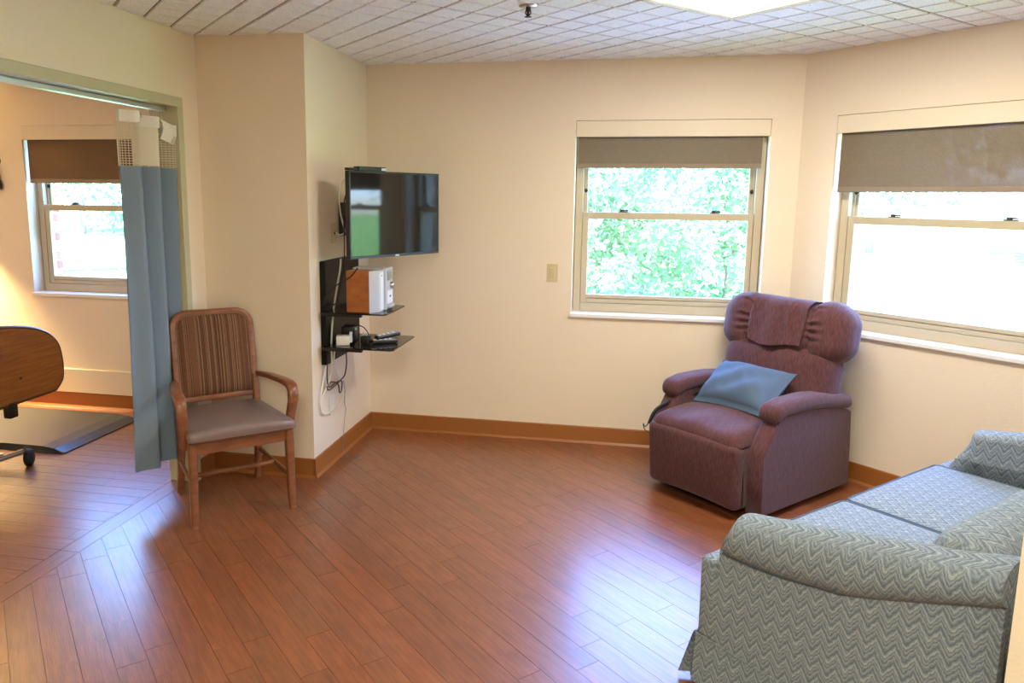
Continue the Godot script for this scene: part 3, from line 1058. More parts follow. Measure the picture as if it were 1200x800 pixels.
		var fold := 0.012 * exp(-pow((u - 0.72) / 0.05, 2.0)) * clampf(v * 1.4, 0, 1)
		return Basis(Vector3.RIGHT, -0.16) * Vector3(x + (1.0 - v) * 0.02, y - slant, z + fold + 0.006) + Vector3(0.012, 0.888, -0.285)
	skin(st, cloth, 26, 26)
	var inner := func(u: float, v: float) -> Vector3: return cloth.call(u, v) + Vector3(0, -0.003, -0.004)
	skin(st, inner, 26, 26)
	put("headrest_cover", st, F, head)
	# dark strip of the hand control on the left arm with its little cord
	st = ST()
	tube(st, [Vector3(-0.270, 0.50, 0.06), Vector3(-0.275, 0.49, 0.20), Vector3(-0.30, 0.47, 0.33), Vector3(-0.315, 0.43, 0.43), Vector3(-0.318, 0.36, 0.475)], 0.013, 8, 5, 0.6)
	put("control_strap", st, M.black_matte, t)
	st = ST()
	tube(st, [Vector3(-0.318, 0.37, 0.475), Vector3(-0.35, 0.335, 0.47), Vector3(-0.375, 0.345, 0.46), Vector3(-0.36, 0.31, 0.46), Vector3(-0.33, 0.30, 0.45)], 0.003, 5, 5)
	put("control_cord", st, M.black_plastic, t)

	# blue cushion leaning on the seat
	var pt := thing("throw_pillow", "slate blue rectangular throw pillow lying on recliner seat", "pillow", Vector3(2.355, 0.475, 0.56), 0.0)
	st = ST()
	var pw := 0.228; var phh := 0.165
	for side in [-1.0, 1.0]:
		var pf := func(u: float, v: float) -> Vector3:
			var a := u * 2 - 1; var b := v * 2 - 1
			var hgt := 0.100 * pow(maxf(0.0, (1 - pow(absf(a), 2.6)) * (1 - pow(absf(b), 2.6))), 0.55)
			var pull := 1.0 - 0.07 * (1 - pow(absf(b), 2.0)) * absf(a)
			var pull2 := 1.0 - 0.10 * (1 - pow(absf(a), 2.0)) * absf(b)
			return Vector3(a * pw * pull, b * phh * pull2, side * (hgt * (1.0 + 0.08 * sin(a * 5.0 + b * 2.0) + 0.07 * sin(b * 7.0 - a * 6.0)) + 0.003 * sin(a * 14.0 + b * 9.0) * (1 - b * b) * (1 - a * a)))
		skin(st, pf, 26, 22)
	var body := put("cover", st, M.pillow_fabric, pt)
	st = ST()
	var edge := []
	for k in 65:
		var s4 := k / 16.0
		var a: float; var b: float
		if s4 < 1: a = -1 + 2 * s4; b = -1
		elif s4 < 2: a = 1; b = -1 + 2 * (s4 - 1)
		elif s4 < 3: a = 1 - 2 * (s4 - 2); b = 1
		else: a = -1; b = 1 - 2 * (s4 - 3)
		edge.append(Vector3(a * pw * (1.0 - 0.07 * (1 - b * b) * absf(a)), b * phh * (1.0 - 0.10 * (1 - a * a) * absf(b)), 0))
	tube(st, edge, 0.004, 5)
	put("piping", st, M.pillow_fabric, pt)
	var xr := Vector3(cos(deg_to_rad(43.5)), 0, sin(deg_to_rad(43.5)))
	var zf := Vector3(-xr.z, 0, xr.x)
	var upv := (Vector3.UP * 0.60 - zf * 0.80).normalized()
	var tilt := Basis(xr, upv, xr.cross(upv))
	pt.transform = Transform3D(tilt * Basis(Vector3(0, 0, 1), deg_to_rad(1)), Vector3(2.425, 0, 0.545) + xr * -0.005 + zf * 0.08 + Vector3.UP * 0.578)

# ------------------------------------------------------------------ sofa
func sofa() -> void:
	var c := uvp(0.52, 3.54)
	var t := thing("sofa", "two-seat sofa in grey-blue zigzag fabric standing by the right wall", "sofa", Vector3(c.x, 0, c.y), PI / 4)
	var F: Material = M.sofa_fabric
	var o := Vector3(-0.52, 0, -3.54)
	var st := ST()
	box(st, o + Vector3(-0.300, 0.16, 3.125), o + Vector3(1.340, 0.305, 3.955), 0.012)
	put("base", st, F, t)
	for q in [[-0.25, 3.2], [1.29, 3.2], [-0.25, 3.9], [1.29, 3.9]]:
		st = ST()
		rbox(st, o + Vector3(q[0], 0.085, q[1]), Vector3(0.05, 0.165, 0.05), 0.004)
		put("leg", st, M.chair_wood, t)
	# skirt panels with a welt above
	for panel in [[-0.312, 3.112, -0.312, 3.968], [-0.312, 3.112, 1.352, 3.112], [1.352, 3.112, 1.352, 3.968], [-0.312, 3.968, 1.352, 3.968]]:
		st = ST()
		var a := Vector2(panel[0], panel[1]); var b := Vector2(panel[2], panel[3])
		var dd := (b - a).normalized()
		var nn := Vector2(dd.y, -dd.x)
		if nn.dot((a + b) / 2 - Vector2(0.52, 3.54)) < 0: nn = -nn
		var face := func(u: float, v: float) -> Vector3:
			var p := a.lerp(b, u)
			var off := 0.004 + 0.012 * (1.0 - v) + 0.003 * sin(u * 23.0) * (1.0 - v)
			return o + Vector3(p.x + nn.x * off, 0.012 + v * 0.168, p.y + nn.y * off)
		skin(st, face, 24, 4)
		skin(st, func(u: float, v: float) -> Vector3:
			var p: Vector3 = face.call(u, v)
			return p - Vector3(nn.x, 0, nn.y) * 0.004, 24, 4)
		var sk := put("skirt", st, F, t)
		st = ST()
		tube(st, [o + Vector3(a.x + nn.x * 0.005, 0.181, a.y + nn.y * 0.005), o + Vector3(b.x + nn.x * 0.005, 0.181, b.y + nn.y * 0.005)], 0.0045, 5)
		put("welt", st, F, sk)
	# pleat that kicks out at the front corner
	st = ST()
	var pleat := func(u: float, v: float) -> Vector3:
		return o + Vector3(-0.316 + u * 0.05 - (1 - v) * 0.012, 0.014 + v * 0.165, 3.108 - (1 - v) * 0.045 * (1.0 - u) - 0.006)
	skin(st, pleat, 6, 6)
	put("skirt_pleat", st, F, t)
	# arms: upright panel with a roll along the top that climbs to the back
	for s in [-1.0, 1.0]:
		var uo := -0.314 if s < 0 else 1.354
		st = ST()
		var rows := []
		for k in 13:
			var v := float(k) / 12
			var zz := lerpf(3.195, 3.968, v)
			var ys := seam_y(v) + 0.02
			var y0 := 0.178
			if k == 0:
				zz = 3.185
			rows.append([o + Vector3(uo, y0, zz), o + Vector3(uo, ys, zz), o + Vector3(uo - s * 0.105, ys, zz), o + Vector3(uo - s * 0.105, y0, zz)])
		loft(st, rows, true, false)
		var arm := put("arm", st, F, t)
		st = ST()
		var secs := []
		var dn := 4
		for k in range(-dn, 25):
			var v := clampf(k / 24.0, 0.0, 1.0)
			var shrink := 1.0
			if k < 0:
				shrink = maxf(cos(float(-k) / dn * PI / 2), 0.05)
			var yt := top_y(v); var ys := seam_y(v)
			var cy := (yt + ys) / 2; var ry := (yt - ys) / 2
			var ring := []
			for q in 24:
				var an2 := TAU * q / 24
				var cx := cos(an2); var sy := sin(an2)
				var px := cx * 0.088
				var py := cy + sy * ry
				if cx < 0.0:
					px = maxf(cx * 1.5, -1.0) * 0.062          # inner face stands straight
					if sy < 0.0:
						py = lerpf(cy, 0.36, -sy)
				# the front leans back towards the top
				var front := 3.150 + 0.085 * smoothstep(0.40, 0.62, py)
				var zz := lerpf(front + 0.03, 3.972, v) if k >= 0 else front + 0.03 * shrink * shrink
				ring.append(o + Vector3(uo - s * 0.043 + s * px * (shrink * 0.25 + 0.75), cy + (py - cy) * (shrink * 0.12 + 0.88), zz))
			secs.append(ring)
		loft(st, secs)
		put("arm_roll", st, F, arm)
		st = ST()
		var line := []
		for k in 13:
			var v := k / 12.0
			line.append(o + Vector3(uo + s * 0.006, seam_y(v) + 0.012, lerpf(3.20, 3.966, v)))
		tube(st, line, 0.004, 5)
		put("arm_welt", st, M.sofa_welt, arm)
		# front box below the roll
		st = ST()
		rbox(st, o + Vector3(uo - s * 0.055, 0.293, 3.165), Vector3(0.112, 0.24, 0.11), 0.02, 3, 2)
		put("arm_front", st, F, arm)
	# back with a rounded top
	st = ST()
	var bf := func(p: Vector3) -> Vector3:
		var q := p
		var u := p.x / 0.83
		q.y += 0.012 * (1 - u * u) * clampf(p.y * 4.0, 0, 1)
		q.z += 0.06 * (0.25 - p.y) * (1.0 if p.z < 0 else 0.15)
		q.y += 0.003 * sin(p.x * 55.0) * clampf((p.y - 0.15) * 10.0, 0, 1) * (1.0 if p.z < 0.05 else 0.3)
		return q
	rbox(st, o + Vector3(0.52, 0.543, 3.855), Vector3(1.62, 0.51, 0.215), 0.095, 6, 22, bf)
	put("back", st, F, t)
	# two T-shaped seat cushions with welted edges
	for k in 2:
		var u0 := -0.206 + 0.722 * k
		var u1 := u0 + 0.718
		st = ST()
		var cf := func(p: Vector3) -> Vector3:
			var q := p
			var a := p.x / 0.36; var b := p.z / 0.34
			if p.y > 0.0:
				q.y += 0.020 * (1 - a * a) * (1 - b * b)
			else:
				q.y -= 0.002
			return q
		rbox(st, o + Vector3((u0 + u1) / 2, 0.385, 3.445), Vector3(u1 - u0, 0.155, 0.66), 0.022, 3, 10, cf)
		var ear := -0.262 if k == 0 else 1.302
		rbox(st, o + Vector3(ear, 0.385, 3.146), Vector3(0.118, 0.15, 0.064), 0.020, 3, 3)
		var cu := put("seat_cushion", st, F, t)
		for yy in [0.458, 0.313]:
			st = ST()
			var x0 := u0 + 0.006; var x1 := u1 - 0.006
			tube(st, [o + Vector3(x0, yy, 3.77), o + Vector3(x0, yy, 3.14), o + Vector3(x0 + 0.015, yy, 3.121), o + Vector3(x1 - 0.015, yy, 3.121), o + Vector3(x1, yy, 3.14), o + Vector3(x1, yy, 3.77)], 0.0055, 6)
			put("welt", st, M.sofa_welt, cu)

func seam_y(v: float) -> float:
	return lerpf(0.487, 0.560, smoothstep(0.0, 0.5, v) * v * 1.2 if v < 0.5 else 0.6) + (0.0 if v < 0.5 else (v - 0.5) * 0.30)

func top_y(v: float) -> float:
	return 0.640 + 0.155 * pow(v, 1.05)

# ------------------------------------------------------------------ armchair
func armchair() -> void:
	var fz := Vector3(0.686, 0, 0.733).normalized()
	var t := thing("armchair", "wooden armchair with striped fabric back and taupe vinyl seat beside curtain", "armchair", Vector3(-0.29, 0, 1.37), atan2(fz.x, fz.z))
	var Wd: Material = M.chair_wood
	var st: SurfaceTool
	# legs: front ones straight, rear ones rise into the back posts
	for s in [-1.0, 1.0]:
		st = ST()
		st.set_smooth_group(0)
		leg(st, [[Vector3(s * 0.243, 0.0, 0.248), 0.032, 0.032], [Vector3(s * 0.240, 0.05, 0.246), 0.036, 0.036], [Vector3(s * 0.236, 0.40, 0.240), 0.042, 0.042], [Vector3(s * 0.236, 0.425, 0.240), 0.040, 0.040]])
		put("leg", st, Wd, t)
		st = ST()
		leg(st, [[Vector3(s * 0.212, 0.0, -0.275), 0.034, 0.038], [Vector3(s * 0.208, 0.12, -0.245), 0.036, 0.044], [Vector3(s * 0.205, 0.30, -0.222), 0.036, 0.050], [Vector3(s * 0.204, 0.44, -0.220), 0.034, 0.052], [Vector3(s * 0.204, 0.56, -0.236), 0.032, 0.042], [Vector3(s * 0.203, 0.62, -0.246), 0.030, 0.036]])
		put("leg", st, Wd, t)
		st = ST()
		# arm: from the back post forward, dipping, then down as front upright with an S curve
		leg(st, [[Vector3(s * 0.220, 0.618, -0.240), 0.030, 0.026], [Vector3(s * 0.246, 0.628, -0.12), 0.038, 0.026], [Vector3(s * 0.266, 0.636, 0.04), 0.048, 0.026], [Vector3(s * 0.272, 0.640, 0.150), 0.054, 0.027], [Vector3(s * 0.273, 0.632, 0.192), 0.054, 0.030], [Vector3(s * 0.273, 0.608, 0.212), 0.052, 0.032], [Vector3(s * 0.271, 0.560, 0.212), 0.048, 0.033], [Vector3(s * 0.266, 0.50, 0.192), 0.044, 0.034], [Vector3(s * 0.262, 0.44, 0.178), 0.042, 0.036], [Vector3(s * 0.258, 0.385, 0.172), 0.040, 0.038]])
		put("arm", st, Wd, t)
		st = ST()
		tube(st, [Vector3(s * 0.228, 0.185, 0.236), Vector3(s * 0.212, 0.185, -0.232)], 0.013, 8, 1, 0.8)
		put("stretcher", st, Wd, t)
		st = ST()
		rbox(st, Vector3(s * 0.222, 0.395, 0.005), Vector3(0.026, 0.062, 0.44), 0.004)
		put("seat_rail", st, Wd, t)
	st = ST()
	tube(st, [Vector3(-0.218, 0.185, 0.03), Vector3(0.218, 0.185, 0.03)], 0.013, 8, 1, 0.8)
	put("stretcher", st, Wd, t)
	for z in [0.238, -0.215]:
		st = ST()
		rbox(st, Vector3(0, 0.395, z), Vector3(0.44, 0.062, 0.026), 0.004)
		put("seat_rail", st, Wd, t)
	# seat pad, wider in front, waterfall front edge
	st = ST()
	var sf := func(p: Vector3) -> Vector3:
		var q := p
		var b := p.z / 0.26
		q.x *= 1.0 + 0.09 * b
		var a := p.x / 0.25
		if p.y > 0.0:
			q.y += 0.020 * (1 - a * a) * (1 - 0.5 * b * b)
		return q
	rbox(st, Vector3(0, 0.452, 0.035), Vector3(0.485, 0.058, 0.50), 0.026, 4, 10, sf)
	put("seat", st, M.seat_vinyl, t)
	st = ST()
	var loop := []
	for q in [[-0.262, 0.26], [-0.258, 0.278], [-0.24, 0.287], [0.24, 0.287], [0.258, 0.278], [0.262, 0.26]]:
		loop.append(Vector3(q[0], 0.442, q[1]))
	tube(st, loop, 0.004, 5)
	put("seat_piping", st, M.tan_piping, t)
	# back: bent frame with rounded top corners, padded striped panel
	var lean := func(x: float, y: float, z: float) -> Vector3: return Vector3(x, y, -0.232 + z - (y - 0.50) * 0.20)
	var path := []
	var n := 6
	path.append([-0.203, 0.50])
	path.append([-0.205, 0.70])
	for k in n + 1:
		var an := PI - PI / 2 * k / n
		path.append([-0.130 + 0.075 * cos(an), 0.893 + 0.075 * sin(an)])
	for k in n + 1:
		var an := PI / 2 - PI / 2 * k / n
		path.append([0.130 + 0.075 * cos(an), 0.893 + 0.075 * sin(an)])
	path.append([0.205, 0.70])
	path.append([0.203, 0.50])
	st = ST()
	var secs := []
	for i in path.size():
		var a: Array = path[maxi(i - 1, 0)]; var b: Array = path[mini(i + 1, path.size() - 1)]
		var d := Vector2(b[0] - a[0], b[1] - a[1]).normalized()
		var nn := Vector2(d.y, -d.x)
		var ring := []
		for q in [[-0.015, -0.014], [-0.010, -0.019], [0.010, -0.019], [0.015, -0.014], [0.015, 0.014], [0.010, 0.019], [-0.010, 0.019], [-0.015, 0.014]]:
			ring.append(lean.call(path[i][0] + nn.x * q[0], path[i][1] + nn.y * q[0], q[1]))
		secs.append(ring)
	loft(st, secs)
	put("back_frame", st, Wd, t)
	st = ST()
	rbox(st, lean.call(0, 0.515, 0), Vector3(0.39, 0.03, 0.032), 0.006, 2, 1, null, Basis(Vector3.RIGHT, -0.197))
	put("back_rail", st, Wd, t)
	st = ST()
	st.set_smooth_group(0)
	var panel := func(u: float, v: float) -> Vector3:
		var x := (u * 2 - 1) * 0.191
		var ytop := 0.956
		var ex := maxf(0.0, absf(x) - 0.126)
		if ex > 0.0:
			ytop = 0.891 + sqrt(maxf(0.0, 0.065 * 0.065 - ex * ex))
		var y := lerpf(0.532, ytop, v)
		var a := u * 2 - 1; var b := v * 2 - 1
		return lean.call(x, y, 0.008 + 0.026 * pow(maxf(0.0, (1 - pow(absf(a), 4.0)) * (1 - pow(absf(b), 4.0))), 0.5) + 0.004)
	skin(st, panel, 24, 24, 0.38, 0.43)
	var rear := func(u: float, v: float) -> Vector3: return panel.call(u, v) * Vector3(1, 1, 1) - Vector3(0, 0, 0.03)
	skin(st, rear, 24, 24, 0.38, 0.43)
	var pad := put("back_panel", st, M.striped_fabric, t)
	st = ST()
	var rim := []
	for i in path.size():
		var k := 0.925
		rim.append(lean.call(path[i][0] * k, lerpf(0.73, path[i][1], 0.955) , 0.016))
	tube(st, rim, 0.0045, 5)
	put("back_piping", st, M.tan_piping, pad)

func leg(st: SurfaceTool, stops: Array) -> void:
	# bar of rounded rectangular section: stops = [centre, width x, depth across the path]
	var secs := []
	for i in stops.size():
		var a: Vector3 = stops[maxi(i - 1, 0)][0]; var b: Vector3 = stops[mini(i + 1, stops.size() - 1)][0]
		var d := (b - a).normalized()
		var side := Vector3.RIGHT - d * d.x
		side = side.normalized()
		var up := d.cross(side)
		var w: float = stops[i][1] / 2; var h: float = stops[i][2] / 2
		var r := minf(w, h) * 0.35
		var ring := []
		for q in [[-w, -h + r], [-w + r, -h], [w - r, -h], [w, -h + r], [w, h - r], [w - r, h], [-w + r, h], [-w, h - r]]:
			ring.append(stops[i][0] + side * q[0] + up * q[1])
		secs.append(ring)
	loft(st, secs)

# ------------------------------------------------------------------ television
func television() -> void:
	var yw := deg_to_rad(-60.4)
	var t := thing("television", "black flat-screen television on swivel wall arm mirroring a window", "television", Vector3(0.384, 1.4955, 0.600), -yw)
	# own axes: x along the screen to the right, z out of the screen
	var w := 0.705; var h := 0.483
	var st := ST()
	var f := 0.011
	box(st, Vector3(-w / 2, h / 2 - f, -0.03), Vector3(w / 2, h / 2, 0.004), 0.002)
	box(st, Vector3(-w / 2, -h / 2, -0.03), Vector3(w / 2, -h / 2 + 0.015, 0.004), 0.002)
	box(st, Vector3(-w / 2, -h / 2 + 0.015, -0.03), Vector3(-w / 2 + f, h / 2 - f, 0.004), 0.002)
	box(st, Vector3(w / 2 - f, -h / 2 + 0.015, -0.03), Vector3(w / 2, h / 2 - f, 0.004), 0.002)
	put("bezel", st, M.black_plastic, t)
	st = ST()
	box(st, Vector3(-w / 2 + f, -h / 2 + 0.015, -0.004), Vector3(w / 2 - f, h / 2 - f, 0.001))
	put("screen", st, M.screen, t)
	st = ST()
	rbox(st, Vector3(0, -0.02, -0.045), Vector3(w * 0.8, h * 0.75, 0.04), 0.015, 2)
	put("rear_housing", st, M.black_plastic, t)
	st = ST()
	rbox(st, Vector3(0.0, -h / 2 + 0.006, 0.005), Vector3(0.03, 0.010, 0.004), 0.002)
	put("badge", st, M.silver_plastic, t)
	# arm to the wall
	st = ST()
	var back := Vector3(0, 0, -0.06)
	var wall := Transform3D(Basis(Vector3.UP, -yw), t.position).affine_inverse() * Vector3(0.012, 1.46, 0.50)
	rbox(st, back, Vector3(0.12, 0.12, 0.012), 0.003)
	tube(st, [back, (back + wall) / 2 + Vector3(0.05, 0, 0), wall], 0.016, 8, 1)
	rbox(st, wall, Vector3(0.024, 0.20, 0.06), 0.004, 1, 1, null, Basis(Vector3.UP, yw))
	put("wall_arm", st, M.black_matte, t)
	# small set-top device lying on the upper edge
	var d := thing("media_box", "small black media box resting on top edge of television", "media box", t.position + Vector3(0, h / 2 + 0.0125, 0) - t.basis.x * 0.185 + t.basis.z * -0.004, -yw)
	st = ST()
	rbox(st, Vector3(0, 0, -0.01), Vector3(0.20, 0.024, 0.05), 0.003)
	put("case", st, M.black_plastic, d)
	st = ST()
	rbox(st, Vector3(0.08, -0.001, 0.016), Vector3(0.035, 0.014, 0.004), 0.0015)
	put("port_plate", st, M.silver_plastic, d)
	st = ST()
	rbox(st, Vector3(-0.135, -0.004, -0.01), Vector3(0.07, 0.014, 0.03), 0.003)
	put("cable_plug", st, M.black_matte, d)

# ------------------------------------------------------------------ shelves and gadgets
func shelf_unit() -> void:
	var t := thing("wall_shelf_unit", "black wall panel with two smoked glass shelves below television", "shelf", Vector3(0, 0.63, 0.54))
	var o := Vector3(0, -0.63, -0.54)
	var st := ST()
	box(st, o + Vector3(0.0005, 0.632, 0.252), o + Vector3(0.022, 1.232, 0.775), 0.003)
	box(st, o + Vector3(0.0005, 0.632, 0.775), o + Vector3(0.034, 1.232, 0.838), 0.004)
	put("panel", st, M.panel_black, t)
	var y1 := 0.75
	for q in [[0.75, 0.445, 0.432, 0.885, 0.085], [0.95, 0.405, 0.505, 0.885, 0.075]]:
		st = ST()
		var x1: float = q[1]; var z0: float = q[2]; var z1: float = q[3]; var c: float = q[4]
		var poly := PackedVector2Array([Vector2(0.02, z0), Vector2(x1 - 0.01, z0), Vector2(x1, z0 + 0.01), Vector2(x1, z1 - 0.02), Vector2(x1 - 0.02, z1), Vector2(0.02, z1)])
		var moved := PackedVector2Array()
		for p in poly:
			moved.append(p + Vector2(o.x, o.z))
		slab(st, moved, o.y + q[0] - 0.008, o.y + q[0], 0.001)
		slab(st, moved, o.y + q[0], o.y + q[0] - 0.008, 0.001)
		var sh := put("shelf", st, M.smoked_glass, t)
		for zb in [z0 + 0.05, z1 - 0.03]:
			st = ST()
			box(st, o + Vector3(0.02, q[0] - 0.024, zb), o + Vector3(0.26, q[0] - 0.008, zb + 0.025), 0.002)
			put("bracket", st, M.black_matte, sh)

	# stereo on the upper shelf; its front looks into the room (+x)
	var ys := 0.9505
	var s := thing("stereo_system", "compact silver stereo with cherry wood side on upper glass shelf", "stereo", Vector3(0.25, ys, 0.74))
	st = ST()
	rbox(st, Vector3(-0.015, 0.118, 0.057), Vector3(0.135, 0.234, 0.125), 0.003)
	put("speaker_cabinet", st, M.cherry_veneer, s)
	st = ST()
	var fr := PackedVector2Array([Vector2(0.0525, 0.1195), Vector2(0.0525, -0.005), Vector2(0.095, -0.005), Vector2(0.095, 0.075)])
	slab(st, fr, 0.001, 0.236)
	var sp := put("speaker_front", st, M.silver_plastic, s)
	st = ST()
	rbox(st, Vector3(0.097, 0.118, 0.034), Vector3(0.006, 0.215, 0.060), 0.002)
	put("speaker_grille", st, M.pale_silver, sp)
	st = ST()
	rbox(st, Vector3(0.0995, 0.205, 0.036), Vector3(0.002, 0.008, 0.010), 0.0005)
	put("badge", st, M.black_plastic, sp)
	st = ST()
	rbox(st, Vector3(0.01, 0.122, -0.072), Vector3(0.20, 0.242, 0.128), 0.004)
	var mu := put("main_unit", st, M.silver_plastic, s)
	st = ST()
	rbox(st, Vector3(0.112, 0.198, -0.068), Vector3(0.006, 0.055, 0.075), 0.002)
	put("display_frame", st, M.grey_plastic, mu)
	st = ST()
	rbox(st, Vector3(0.1155, 0.198, -0.068), Vector3(0.002, 0.038, 0.052), 0.0008)
	put("display", st, M.lcd_green, mu)
	st = ST()
	lathe(st, Vector3(0.110, 0.138, -0.098), Vector3.RIGHT, [[0.020, 0.0], [0.019, 0.016], [0.016, 0.020], [0.0, 0.020]], 16)
	put("volume_knob", st, M.steel, mu)
	st = ST()
	rbox(st, Vector3(0.112, 0.075, -0.070), Vector3(0.006, 0.075, 0.100), 0.002)
	var deck := put("cassette_door", st, M.pale_silver, mu)
	st = ST()
	rbox(st, Vector3(0.1155, 0.077, -0.070), Vector3(0.002, 0.010, 0.026), 0.0006)
	put("badge", st, M.black_plastic, deck)
	st = ST()
	rbox(st, Vector3(0.118, 0.022, -0.060), Vector3(0.030, 0.022, 0.085), 0.006, 2)
	put("button_lip", st, M.silver_plastic, mu)

	# things on the lower shelf
	var yl := 0.7505
	var a := thing("power_adapter", "white block power adapter on lower glass shelf by wall panel", "adapter", Vector3(0.12, yl, 0.80), 0.3)
	st = ST()
	rbox(st, Vector3(0, 0.028, 0), Vector3(0.075, 0.056, 0.055), 0.006, 2)
	put("block", st, M.white_plastic, a)
	st = ST()
	rbox(st, Vector3(0.045, 0.045, 0.0), Vector3(0.016, 0.060, 0.035), 0.003)
	put("socket_face", st, M.pale_silver, a)
	var b := thing("cable_box", "small black box behind white adapter on lower glass shelf", "box", Vector3(0.11, yl, 0.66), 0.1)
	st = ST()
	rbox(st, Vector3(0, 0.045, 0), Vector3(0.08, 0.09, 0.10), 0.006, 2)
	put("case", st, M.black_plastic, b)
	st = ST()
	rbox(st, Vector3(0.042, 0.075, 0.02), Vector3(0.004, 0.016, 0.03), 0.001)
	put("label_plate", st, M.pale_silver, b)
	var c2 := thing("charging_cradle", "squat black charging cradle with wire in middle of lower shelf", "charger", Vector3(0.235, yl, 0.735), 0.0)
	st = ST()
	rbox(st, Vector3(0, 0.024, 0), Vector3(0.055, 0.048, 0.055), 0.008, 2)
	put("cradle", st, M.black_plastic, c2)
	st = ST()
	for k in 3:
		tube(st, [Vector3(-0.015 + 0.012 * k, 0.048, 0.01), Vector3(-0.012 + 0.012 * k, 0.066, 0.004)], 0.003, 6)
	put("contact_pin", st, M.steel, c2)
	for k in 2:
		var r := thing("remote_control", ["long black remote control with grey top on lower glass shelf", "remote control propped across another one on lower glass shelf"][k], "remote", [Vector3(0.335, yl + 0.012, 0.70), Vector3(0.345, yl + 0.040, 0.665)][k], [0.62, 0.80][k], "remote controls on the lower shelf")
		if k == 1:
			r.rotation.z = 0.10
		st = ST()
		rbox(st, Vector3.ZERO, Vector3(0.155, 0.022, 0.046), 0.008, 2)
		put("body", st, M.black_plastic, r)
		st = ST()
		rbox(st, Vector3(0, 0.0105, 0), Vector3(0.14, 0.004, 0.036), 0.0015)
		var fa := put("face", st, M.grey_plastic, r)
		for q in 8:
			st = ST()
			rbox(st, Vector3(-0.055 + 0.03 * (q / 2), 0.0135, -0.009 + 0.018 * (q % 2)), Vector3(0.016, 0.003, 0.009), 0.001)
			put("button", st, M.pale_silver, fa)

	# cords
	cord("cable", "thick white cord running down the black shelf panel", M.white_plastic, 0.0055, [Vector3(0.06, 1.235, 0.66), Vector3(0.058, 1.17, 0.67), Vector3(0.055, 1.06, 0.72), Vector3(0.048, 0.92, 0.765), Vector3(0.044, 0.76, 0.79), Vector3(0.042, 0.62, 0.785), Vector3(0.030, 0.53, 0.80), Vector3(0.012, 0.44, 0.87), Vector3(0.010, 0.39, 0.89)])
	cord("cable", "white cord looping from the white adapter below the shelves", M.white_plastic, 0.005, [Vector3(0.115, 0.775, 0.83), Vector3(0.075, 0.73, 0.81), Vector3(0.05, 0.64, 0.77), Vector3(0.035, 0.56, 0.70), Vector3(0.02, 0.48, 0.60), Vector3(0.014, 0.40, 0.54), Vector3(0.014, 0.335, 0.60), Vector3(0.014, 0.325, 0.75), Vector3(0.014, 0.36, 0.88), Vector3(0.014, 0.45, 0.895), Vector3(0.014, 0.56, 0.84), Vector3(0.025, 0.66, 0.815)])
	cord("cable", "black cord knotted in a bow below the shelf panel", M.black_plastic, 0.004, [Vector3(0.06, 0.742, 0.62), Vector3(0.04, 0.66, 0.55), Vector3(0.03, 0.57, 0.52), Vector3(0.026, 0.505, 0.545), Vector3(0.026, 0.49, 0.62), Vector3(0.026, 0.48, 0.69), Vector3(0.028, 0.475, 0.80), Vector3(0.026, 0.50, 0.825), Vector3(0.028, 0.515, 0.76), Vector3(0.028, 0.475, 0.66), Vector3(0.028, 0.42, 0.64), Vector3(0.028, 0.425, 0.61), Vector3(0.028, 0.48, 0.60), Vector3(0.028, 0.495, 0.70), Vector3(0.028, 0.49, 0.79), Vector3(0.028, 0.54, 0.825), Vector3(0.026, 0.63, 0.815)])
	cord("cable", "thin grey wire dropping from the knot to the baseboard", M.grey_plastic, 0.0022, [Vector3(0.02, 0.47, 0.55), Vector3(0.012, 0.40, 0.51), Vector3(0.012, 0.33, 0.52), Vector3(0.012, 0.27, 0.50), Vector3(0.012, 0.20, 0.53), Vector3(0.0135, 0.13, 0.55), Vector3(0.0135, 0.05, 0.56), Vector3(0.026, 0.006, 0.57), Vector3(0.08, 0.0035, 0.63), Vector3(0.13, 0.0035, 0.64), Vector3(0.15, 0.0035, 0.60)])
	cord("cable", "white cable curving from wall socket up behind television", M.white_plastic, 0.0045, [Vector3(0.012, 1.385, 0.615), Vector3(0.06, 1.375, 0.66), Vector3(0.11, 1.40, 0.72), Vector3(0.12, 1.50, 0.80), Vector3(0.13, 1.60, 0.84), Vector3(0.15, 1.68, 0.84), Vector3(0.19, 1.70, 0.80)])
	cord("cable", "black cable hanging behind television's near edge", M.black_plastic, 0.004, [Vector3(0.19, 1.66, 0.83), Vector3(0.16, 1.58, 0.84), Vector3(0.15, 1.46, 0.83), Vector3(0.14, 1.32, 0.80), Vector3(0.11, 1.20, 0.74), Vector3(0.07, 1.08, 0.70), Vector3(0.05, 0.98, 0.70)])
	cord("cable", "black cord looping across front of the stereo's wooden side", M.black_plastic, 0.004, [Vector3(0.24, 1.205, 0.865), Vector3(0.20, 1.155, 0.872), Vector3(0.14, 1.12, 0.872), Vector3(0.08, 1.08, 0.86), Vector3(0.045, 1.03, 0.865), Vector3(0.042, 0.99, 0.855), Vector3(0.05, 0.975, 0.79), Vector3(0.06, 0.985, 0.72)])
	cord("cable", "thin black wire arching over the charging cradle", M.black_plastic, 0.0028, [Vector3(0.14, 0.84, 0.64), Vector3(0.19, 0.835, 0.66), Vector3(0.235, 0.81, 0.70), Vector3(0.25, 0.795, 0.73)])

func cord(called: String, label: String, m: Material, r: float, pts: Array) -> void:
	var st := ST()
	tube(st, pts, r, 6, 6)
	var o := put(called, st, m)
	tag(o, label, "cable")

